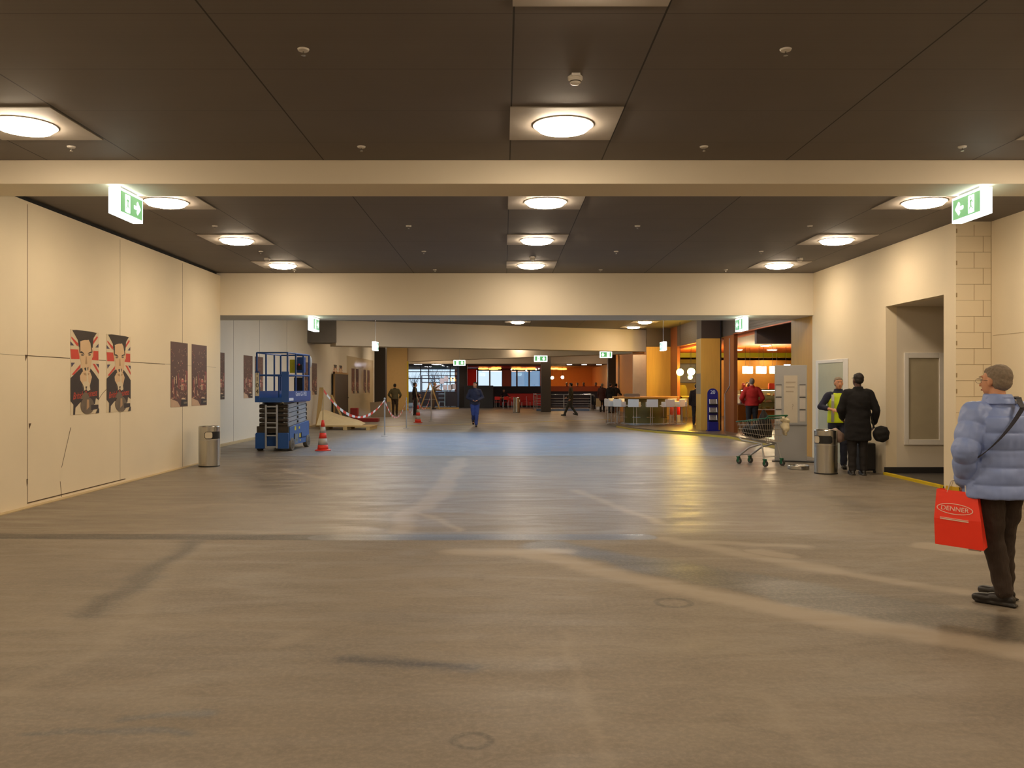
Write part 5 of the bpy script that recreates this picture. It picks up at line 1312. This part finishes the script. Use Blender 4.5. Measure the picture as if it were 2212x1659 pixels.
    for j, an in enumerate((P_['anL'], P_['anR'])):
        m = MB(); fy = footyaw[j] if footyaw else 0; q = Euler((P_.get('pitch' + 'LR'[j], 0), 0, fy))
        def fp(x, y, z): v = V(x, y, z); v.rotate(q); return V(an.x, an.y, an.z - .10) + v
        m.ball(fp(0, .13, .042), (.046, .09, .036), 2, q); m.ball(fp(0, .03, .048), (.042, .11, .046), 2, q); m.ball(fp(0, -.03, .045), (.038, .05, .042), 2, q); m.cap(fp(0, -.01, .05), fp(0, -.01, .10), .042, .048, 1)
        m.box(fp(0, .05, .012), (.078, .27, .02), q); m.ball(fp(0, .18, .03), (.034, .035, .026), 2, q)
        blob(m, 'shoe', SHOE, root, min(voxel, .009), 1)
    return root, body, hp, up
def fig_xy(px, py, z=0): p = G(px, py, z); return (p.x, p.y, z)

NAVY = M('navy_cloth', (34, 38, 62), .8, var=.15, scale=12); JEAN = M('blue_denim', (44, 60, 118), .8, var=.2, scale=14); DKT = M('dark_trousers', (34, 30, 30), .85, var=.2, scale=14)
BLK = M('black_wool', (20, 18, 20), .95, var=.2, scale=20); GRJ = M('grey_green_jacket', (96, 88, 62), .8, var=.15, scale=12); BRN = M('brown_corduroy', (56, 44, 36), .9, var=.25, scale=22, stretch=(6, 6, .6), bump=.2)
PUF = M('pale_blue_quilted_nylon', (130, 150, 204), .45, var=.05, scale=8, bump=.05); REDS = M('red_sweater', (176, 34, 24), .9, var=.15, scale=20)

# old man in the pale blue puffer jacket, walking away to the left with the red bag
r1, b1, hp1, up1 = figure('person in pale blue puffer jacket walking away with a red shopping bag', (3.71, 6.40, 0), R(6), 1.79, PUF, BRN, HG, hem=.80, puff=.25, bulk=1.10, flare=1.06, voxel=.0075, headyaw=R(24),
    pose=dict(elL=(-.305, -.05, 1.14), wrL=(-.245, .05, .92), elR=(.33, -.05, 1.13), wrR=(.34, .14, .95), knL=(-.035, .03, .50), anL=(.03, 0, .10), knR=(.11, .11, .51), anR=(.17, .18, .10), hnL=V(1, 0, 0)),
    lean=(0, .04), footyaw=(R(40), R(20)))
gl = MB()
for s_ in (-1, 1):
    c = hp1(s_ * .033, .104, 1.645); gl.tube([c + V(.026 * math.cos(k * PI / 6), 0, .019 * math.sin(k * PI / 6)) for k in range(13)], .0016, 5)
    gl.tube([hp1(s_ * .060, .100, 1.652), hp1(s_ * .079, .06, 1.652), hp1(s_ * .081, -.01, 1.645)], .0016, 5)
gl.tube([hp1(-.008, .106, 1.648), hp1(.008, .106, 1.648)], .0016, 5); gl.build('glasses', M('glasses_metal', (120, 110, 100), .3, metal=.8), r1)
# folded collar flap and the dark strap across the back
m = MB(); m.loft([(up1((0, -.012, 1.475)), .125, .118), (up1((0, -.01, 1.51)), .108, .102), (up1((0, -.005, 1.55)), .092, .090)], 28); blob(m, 'collar', PUF, r1, .0075, 1, lambda c, n_: c + n_ * noise.noise(c * 14) * .008)
st_ = MB()
pts = [up1(q) for q in ((.15, .06, 1.50), (.13, -.02, 1.525), (.10, -.09, 1.52), (.065, -.15, 1.485))]
for k in range(19):
    t_ = k / 18; x = .04 - .285 * t_; z = 1.455 - .36 * t_
    pts.append(up1((x, -.205 * math.sqrt(max(0, 1 - (x / .285) ** 2)) - .006 - .012 * math.sin(PI * t_), z)))
for p, q in zip(pts, pts[1:]):
    d = (q - p); wv_ = Vector((.7, 0, .5)).normalized() * .0; 
    st_.box((p + q) / 2, (.036, .006, d.length * 1.2), d.to_track_quat('Z', 'Y').to_euler())
st_.build('shoulder_strap', M('dark_strap', (40, 36, 42), .7), r1)
# red carrier bag (separate thing, held)
def hand_world(root, v):
    s = root.scale.x; c, s_ = math.cos(root.rotation_euler.z), math.sin(root.rotation_euler.z)
    return Vector((root.location.x + s * (v.x * c - v.y * s_), root.location.y + s * (v.x * s_ + v.y * c), root.location.z + s * v.z))
hw_ = hand_world(r1, V(-.245, .07, .85))
RB = M('red_paper', (250, 58, 34), .42, var=.04, scale=3, bump=.05)
rb_ = thing('shopping_bag', 'bright red shopping bag with a white oval logo held by the puffer jacket wearer', 'bag', (hw_.x - .03, hw_.y - .03, hw_.z - .42), R(-43))
W_, D_, H_ = .335, .11, .415
bm_ = MB()
lo_ = [(-W_ / 2 + .005, -D_ / 2, 0), (W_ / 2 - .0, -D_ / 2, -.012), (W_ / 2, D_ / 2, .0), (-W_ / 2, D_ / 2, 0)]
mi_ = [(-W_ / 2, -D_ / 2 - .008, .2), (W_ / 2 - .015, -D_ / 2 - .008, .2), (W_ / 2 - .03, D_ / 2, .2), (-W_ / 2, D_ / 2, .2)]
hi_ = [(-W_ / 2 + .01, -D_ / 2 + .02, H_), (W_ / 2 - .05, -D_ / 2 + .02, H_ - .01), (W_ / 2 - .05, D_ / 2 - .02, H_ - .01), (-W_ / 2 + .01, D_ / 2 - .02, H_)]
rg = []
for a_ in (lo_, mi_, hi_): rg.append([bm_.b.verts.new(p) for p in a_])
bm_.b.faces.new(rg[0][::-1])
for a_, b2 in zip(rg, rg[1:]):
    for k_ in range(4): bm_.b.faces.new((a_[k_], a_[(k_ + 1) % 4], b2[(k_ + 1) % 4], b2[k_]))
bo = bm_.build('bag_body', RB, rb_)
sd_ = bo.modifiers.new('thickness', 'SOLIDIFY'); sd_.thickness = .002
PWH = M('printed_white', (238, 214, 196), .5)
ov = MB(); cx_, cz_ = -.025, .275; n = 48
oo = [(cx_ + .125 * math.cos(2 * PI * k_ / n), cz_ + .040 * math.sin(2 * PI * k_ / n) + -.06 * (.125 * math.cos(2 * PI * k_ / n))) for k_ in range(n)]
oi = [(cx_ + .119 * math.cos(2 * PI * k_ / n), cz_ + .035 * math.sin(2 * PI * k_ / n) + -.06 * (.119 * math.cos(2 * PI * k_ / n))) for k_ in range(n)]
yf = lambda z: -D_ / 2 - .0095 + (.026 * max(0, z - .2) / (H_ - .2)) - .0035
for k_ in range(n):
    j = (k_ + 1) % n
    ov.poly([(oo[k_][0], yf(oo[k_][1]), oo[k_][1]), (oo[j][0], yf(oo[j][1]), oo[j][1]), (oi[j][0], yf(oi[j][1]), oi[j][1]), (oi[k_][0], yf(oi[k_][1]), oi[k_][1])])
ov.build('logo_ring', PWH, rb_)
text('DENNER', .047, 'logo', PWH, rb_, (cx_, yf(.275) - .001, .275), (PI / 2 - .12, 0.06, 0), .0005, 1.05)
MB().prism([(-.125, -.0675, .196), (.07, -.0675, .184), (.07, -.0675, .192), (-.125, -.0675, .204)], (0, .002, 0)).prism([(-.125, -.0675, .208), (.07, -.0675, .196), (.07, -.0675, .200), (-.125, -.0675, .212)], (0, .002, 0)).build('blurred_line', PWH, rb_)
for y in (-.034, .034): MB().tube([(-.085, y, H_ - .02), (-.06, y * .7, H_ + .065), (0.005, y * .25, H_ + .10), (.035, y * .7, H_ + .06), (.045, y, H_ - .02)], .004, 6).build('handle', M('white_cord', (214, 204, 190), .6), rb_)
MB().prism([(-.11, -.01, H_ - .06), (.0, -.01, H_ - .06), (-.01, -.01, H_ + .018), (-.10, -.01, H_ + .025)], (0, .03, 0)).build('contents', M('yellow_package', (208, 172, 30), .5), rb_)
MB().bx(.06, .14, -.03, .03, -.025, .002).build('bottom_tag', WHITE, rb_)

# two talking men by the bin
r2, b2_, hp2, up2 = figure('person in a long black coat, back to the camera, with a black shoulder bag', (6.50, 15.72, 0), R(-8), 1.86, BLK, DKT, HD, hem=.60, bulk=1.16, flare=1.05, voxel=.012, headyaw=R(22),
    pose=dict(elL=(-.28, .02, 1.12), wrL=(-.20, .22, .98), elR=(.30, -.02, 1.12), wrR=(.30, .12, .90), knL=(-.09, .02, .5), anL=(-.09, 0, .10), knR=(.09, .02, .5), anR=(.09, -.0, .10)), skin=M('dark_skin', (96, 62, 48), .5))
bg = thing('shoulder_bag', 'round black shoulder bag hanging at the side of the person in the black coat', 'bag', (6.86, 15.72, .62))
blob(MB().ball((0, 0, .16), (.155, .09, .15), 3).ball((.01, 0, .10), (.14, .085, .10), 3).box((0, 0, .2), (.2, .12, .16)), 'pouch', BLACKT, bg, .012, 6, lambda c, n_: c + n_ * noise.noise(c * 14) * .012)
MB().tube([(-.13, .0, .26), (-.20, -.02, .52), (-.28, -.06, .80), (-.33, -.02, .93)], .016, 8).build('strap', BLACKT, bg, smooth=True)
bg.location = (6.92, 15.70, .60)
r3, b3_, hp3, up3 = figure('person in a yellow high-visibility vest facing the person in the black coat', (6.62, 16.95, 0), R(166), 1.80, M('navy_sweater', (30, 32, 56), .85, var=.15, scale=15), M('dark_jeans', (40, 44, 62), .8, var=.15, scale=14), HG, hem=.90, voxel=.011, headyaw=R(6),
    pose=dict(elR=(.33, .08, 1.18), wrR=(.14, .30, 1.14), elL=(-.26, .02, 1.12), wrL=(-.14, .24, .98), hnR=V(0, -1, -.3)), lean=(.0, .06), sleeve=.55)
HV = M('hi_vis_yellow', (204, 226, 20), .6, var=.06); SLV = M('silver_strip', (176, 176, 168), .4, metal=.2)
m = MB(); m.loft([(V(0, 0, .88), .205, .152), (up3((0, 0, 1.0)), .198, .150), (up3((0, 0, 1.12)), .19, .145), (up3((0, 0, 1.26)), .203, .152), (up3((0, 0, 1.38)), .175, .128), (up3((0, 0, 1.455)), .12, .092)], 28)
blob(m, 'safety_vest', HV, r3, .011, 2)
for s_ in (-1, 1):
    st2 = MB()
    pp = [up3((s_ * .115, .118 + .0, 1.42)), up3((s_ * .118, .155, 1.30)), up3((s_ * .118, .150, 1.16)), up3((s_ * .118, .150, 1.02)), V(s_ * .118, .146, .90)]
    for a_, c_ in zip(pp, pp[1:]): st2.box((a_ + c_) / 2, (.05, .012, (a_ - c_).length * 1.05), (a_ - c_).to_track_quat('Z', 'Y').to_euler())
    st2.build('reflective_strip', SLV, r3)
sc2 = thing('suitcase', 'dark upright wheeled case standing behind the person in the black coat', 'suitcase', (6.86, 16.2, 0), .1)
MB().bx(-.17, .13, -.12, .12, .04, .56).build('shell', M('dark_case', (30, 28, 30), .6), sc2, bev=.03)
for sx in (-.12, .09): MB().cyl((sx, -.1, .03), (sx + .03, -.1, .03), .03).build('wheel', BLACK, sc2)
MB().tube([(-.1, .1, .56), (-.1, .1, .62), (.06, .1, .62), (.06, .1, .56)], .01).build('handle', BLACK, sc2)
t = MB().loft([((0, 0, 0), .07, .03), ((.0, 0, .12), .09, .05), ((-.04, 0, .28), .035, .03)], 16).build('plastic_bag', M('striped_plastic', (176, 150, 138), .4, var=.4, scale=10), loc=(6.30, 15.95, .60), smooth='all')
t.rotation_euler = (0, -.4, 0); tag(t, 'small pale plastic bag hanging between the two talking men', 'bag')

# walking man in blue in the middle
figure('person in dark blue jacket and jeans walking towards the camera in mid hall', fig_xy(1026, 922), R(184), 1.77, NAVY, JEAN, HD, hem=.86, bulk=1.12, voxel=.013, headyaw=R(-30),
    pose=dict(elL=(-.30, -.02, 1.14), wrL=(-.09, .24, 1.04), elR=(.30, -.02, 1.14), wrR=(.09, .24, 1.04), knL=(-.07, .10, .52), anL=(-.04, .12, .10), knR=(.07, .10, .50), anR=(.06, -.14, .22), hnL=V(0, -.6, 1), hnR=V(0, -.6, 1), pitchR=.6))
# man walking left behind the tape of yellow
figure('person in dark patterned jacket walking left in front of the railing', fig_xy(1233, 898), R(82), 1.76, M('dark_patterned_jacket', (62, 52, 26), .8, var=.9, scale=9), M('grey_trousers', (62, 62, 56), .8), HD, hem=.88, voxel=.014,
    pose=dict(elL=(-.24, -.1, 1.14), wrL=(-.22, .02, .92), elR=(.24, .02, 1.14), wrR=(.20, .22, 1.0), knL=(-.08, .16, .52), anL=(-.08, .32, .10), knR=(.08, -.02, .50), anR=(.08, -.30, .12), pitchR=.25))
figure('person in grey-green jacket standing with back to the camera left of the entrance', fig_xy(853, 897), R(-4), 1.72, GRJ, M('brown_trousers', (62, 46, 34), .85), HD, hem=.90, bulk=1.12, voxel=.014,
    pose=dict(elL=(-.34, -.06, 1.14), wrL=(-.25, .10, .98), elR=(.34, -.06, 1.14), wrR=(.25, .10, .98)))
figure('person in black clothes standing beside the far cone and the barrier tape', fig_xy(896, 897), R(-70), 1.78, BLK, DKT, HD, hem=.85, voxel=.014, pose=dict(wrL=(-.20, .25, 1.1), wrR=(.20, .2, 1.0)))
figure('person in grey-brown work clothes standing behind the wooden ladder', (-4.85, 58.75, 0), R(-75), 1.84, M('work_grey', (122, 104, 82), .85), M('work_brown', (92, 72, 50), .85), HG, hem=.9, voxel=.014,
    pose=dict(elL=(-.24, .16, 1.34), wrL=(-.14, .38, 1.5), elR=(.24, .16, 1.24), wrR=(.18, .4, 1.25)), lean=(0, .12))
# group at the railing
figure('person in dark red-brown jacket standing left in the group at the railing', (6.05, 52.6, 0), R(-20), 1.74, M('wine_jacket', (64, 30, 24), .85), DKT, HG, hem=.72, bulk=1.18, voxel=.015)
figure('person in black jacket and jeans, middle of the group at the railing', (6.32, 50.6, 0), R(-35), 1.76, BLK, M('faded_jeans', (52, 62, 70), .8), HD, hem=.80, bulk=1.2, voxel=.015)
figure('person in black coat and flat cap bending over the railing, right of the group', (6.66, 51.7, 0), R(-40), 1.74, M('black_coat', (28, 22, 20), .9), DKT, BLK, hem=.62, bulk=1.15, voxel=.015, lean=(0, .25), hair_name='cap', pose=dict(elR=(.26, .25, 1.15), wrR=(.2, .5, 1.08)))
t = MB().bx(-.15, .15, -.04, .04, 0, .5).build('carrier_bag', M('cream_bag', (200, 180, 140), .6), loc=(5.82, 52.6, .33), bev=.02); tag(t, 'cream carrier bag held beside the group at the railing', 'bag')
# seated person at the red bench, heads behind the parapet
figure('person in dark clothes sitting on the red bench with arms on the table', (.0, 62.75, 0), R(186), 1.75, M('dark_plum', (40, 26, 36), .85), DKT, HD, hem=.90, voxel=.015, hipz=.55,
    pose=dict(elL=(-.36, .10, .80), wrL=(-.26, .38, .84), elR=(.36, .10, .80), wrR=(.26, .38, .84), knL=(-.12, .42, .52), anL=(-.12, .42, .10), knR=(.12, .42, .52), anR=(.12, .42, .10)))
pr_, *_ = figure('person standing behind the parapet, leftmost of the heads above it', fig_xy(1224, 0 + 900), 0, 1.86, M('brown_coat', (90, 56, 30), .85), DKT, HG, hem=.8, voxel=.016)
pr_.location = ((1224 - CX) * 66.3 / F, 66.3, 0)
for px, rz, h_, w_ in ((1247, .5, 1.84, 'second'), (1261, -.4, 1.86, 'third'), (1287, .9, 1.85, 'rightmost')):
    r_ = dup(pr_, ((px - CX) * 66.3 / F, 66.3, 0), rz, 'person standing behind the parapet, %s of the heads above it' % w_ if w_ != 'second' else 'person standing behind the parapet, second of the heads from the left'); r_.scale = (h_ / 1.75,) * 3
# shop people
figure('person in dark jacket standing with back to the camera left of the oak column', (7.50, 33.35, .1), R(-8), 1.60, M('black_brown_jacket', (34, 24, 20), .9), DKT, HD, hem=.80, bulk=1.22, voxel=.013)
figure('person in bright red sweater standing in the bakery doorway', (8.0, 27.6, .1), R(-8), 1.76, REDS, DKT, HG, hem=.88, bulk=1.2, voxel=.012, pose=dict(elL=(-.33, -.06, 1.13), wrL=(-.25, .10, .98), elR=(.33, -.06, 1.13), wrR=(.25, .10, .98)))
figure('person in dark clothes half hidden by the veneer panel inside the bakery', (8.62, 32.4, .1), R(80), 1.72, M('black_brown_jacket', (34, 24, 20), .9), DKT, HD, hem=.85, voxel=.015)
figure('bakery worker in dark red standing behind the pastry counter', (10.05, 35.3, .1), R(180), 1.66, M('dark_red_shirt', (110, 34, 30), .85), DKT, HD, hem=.85, voxel=.015)
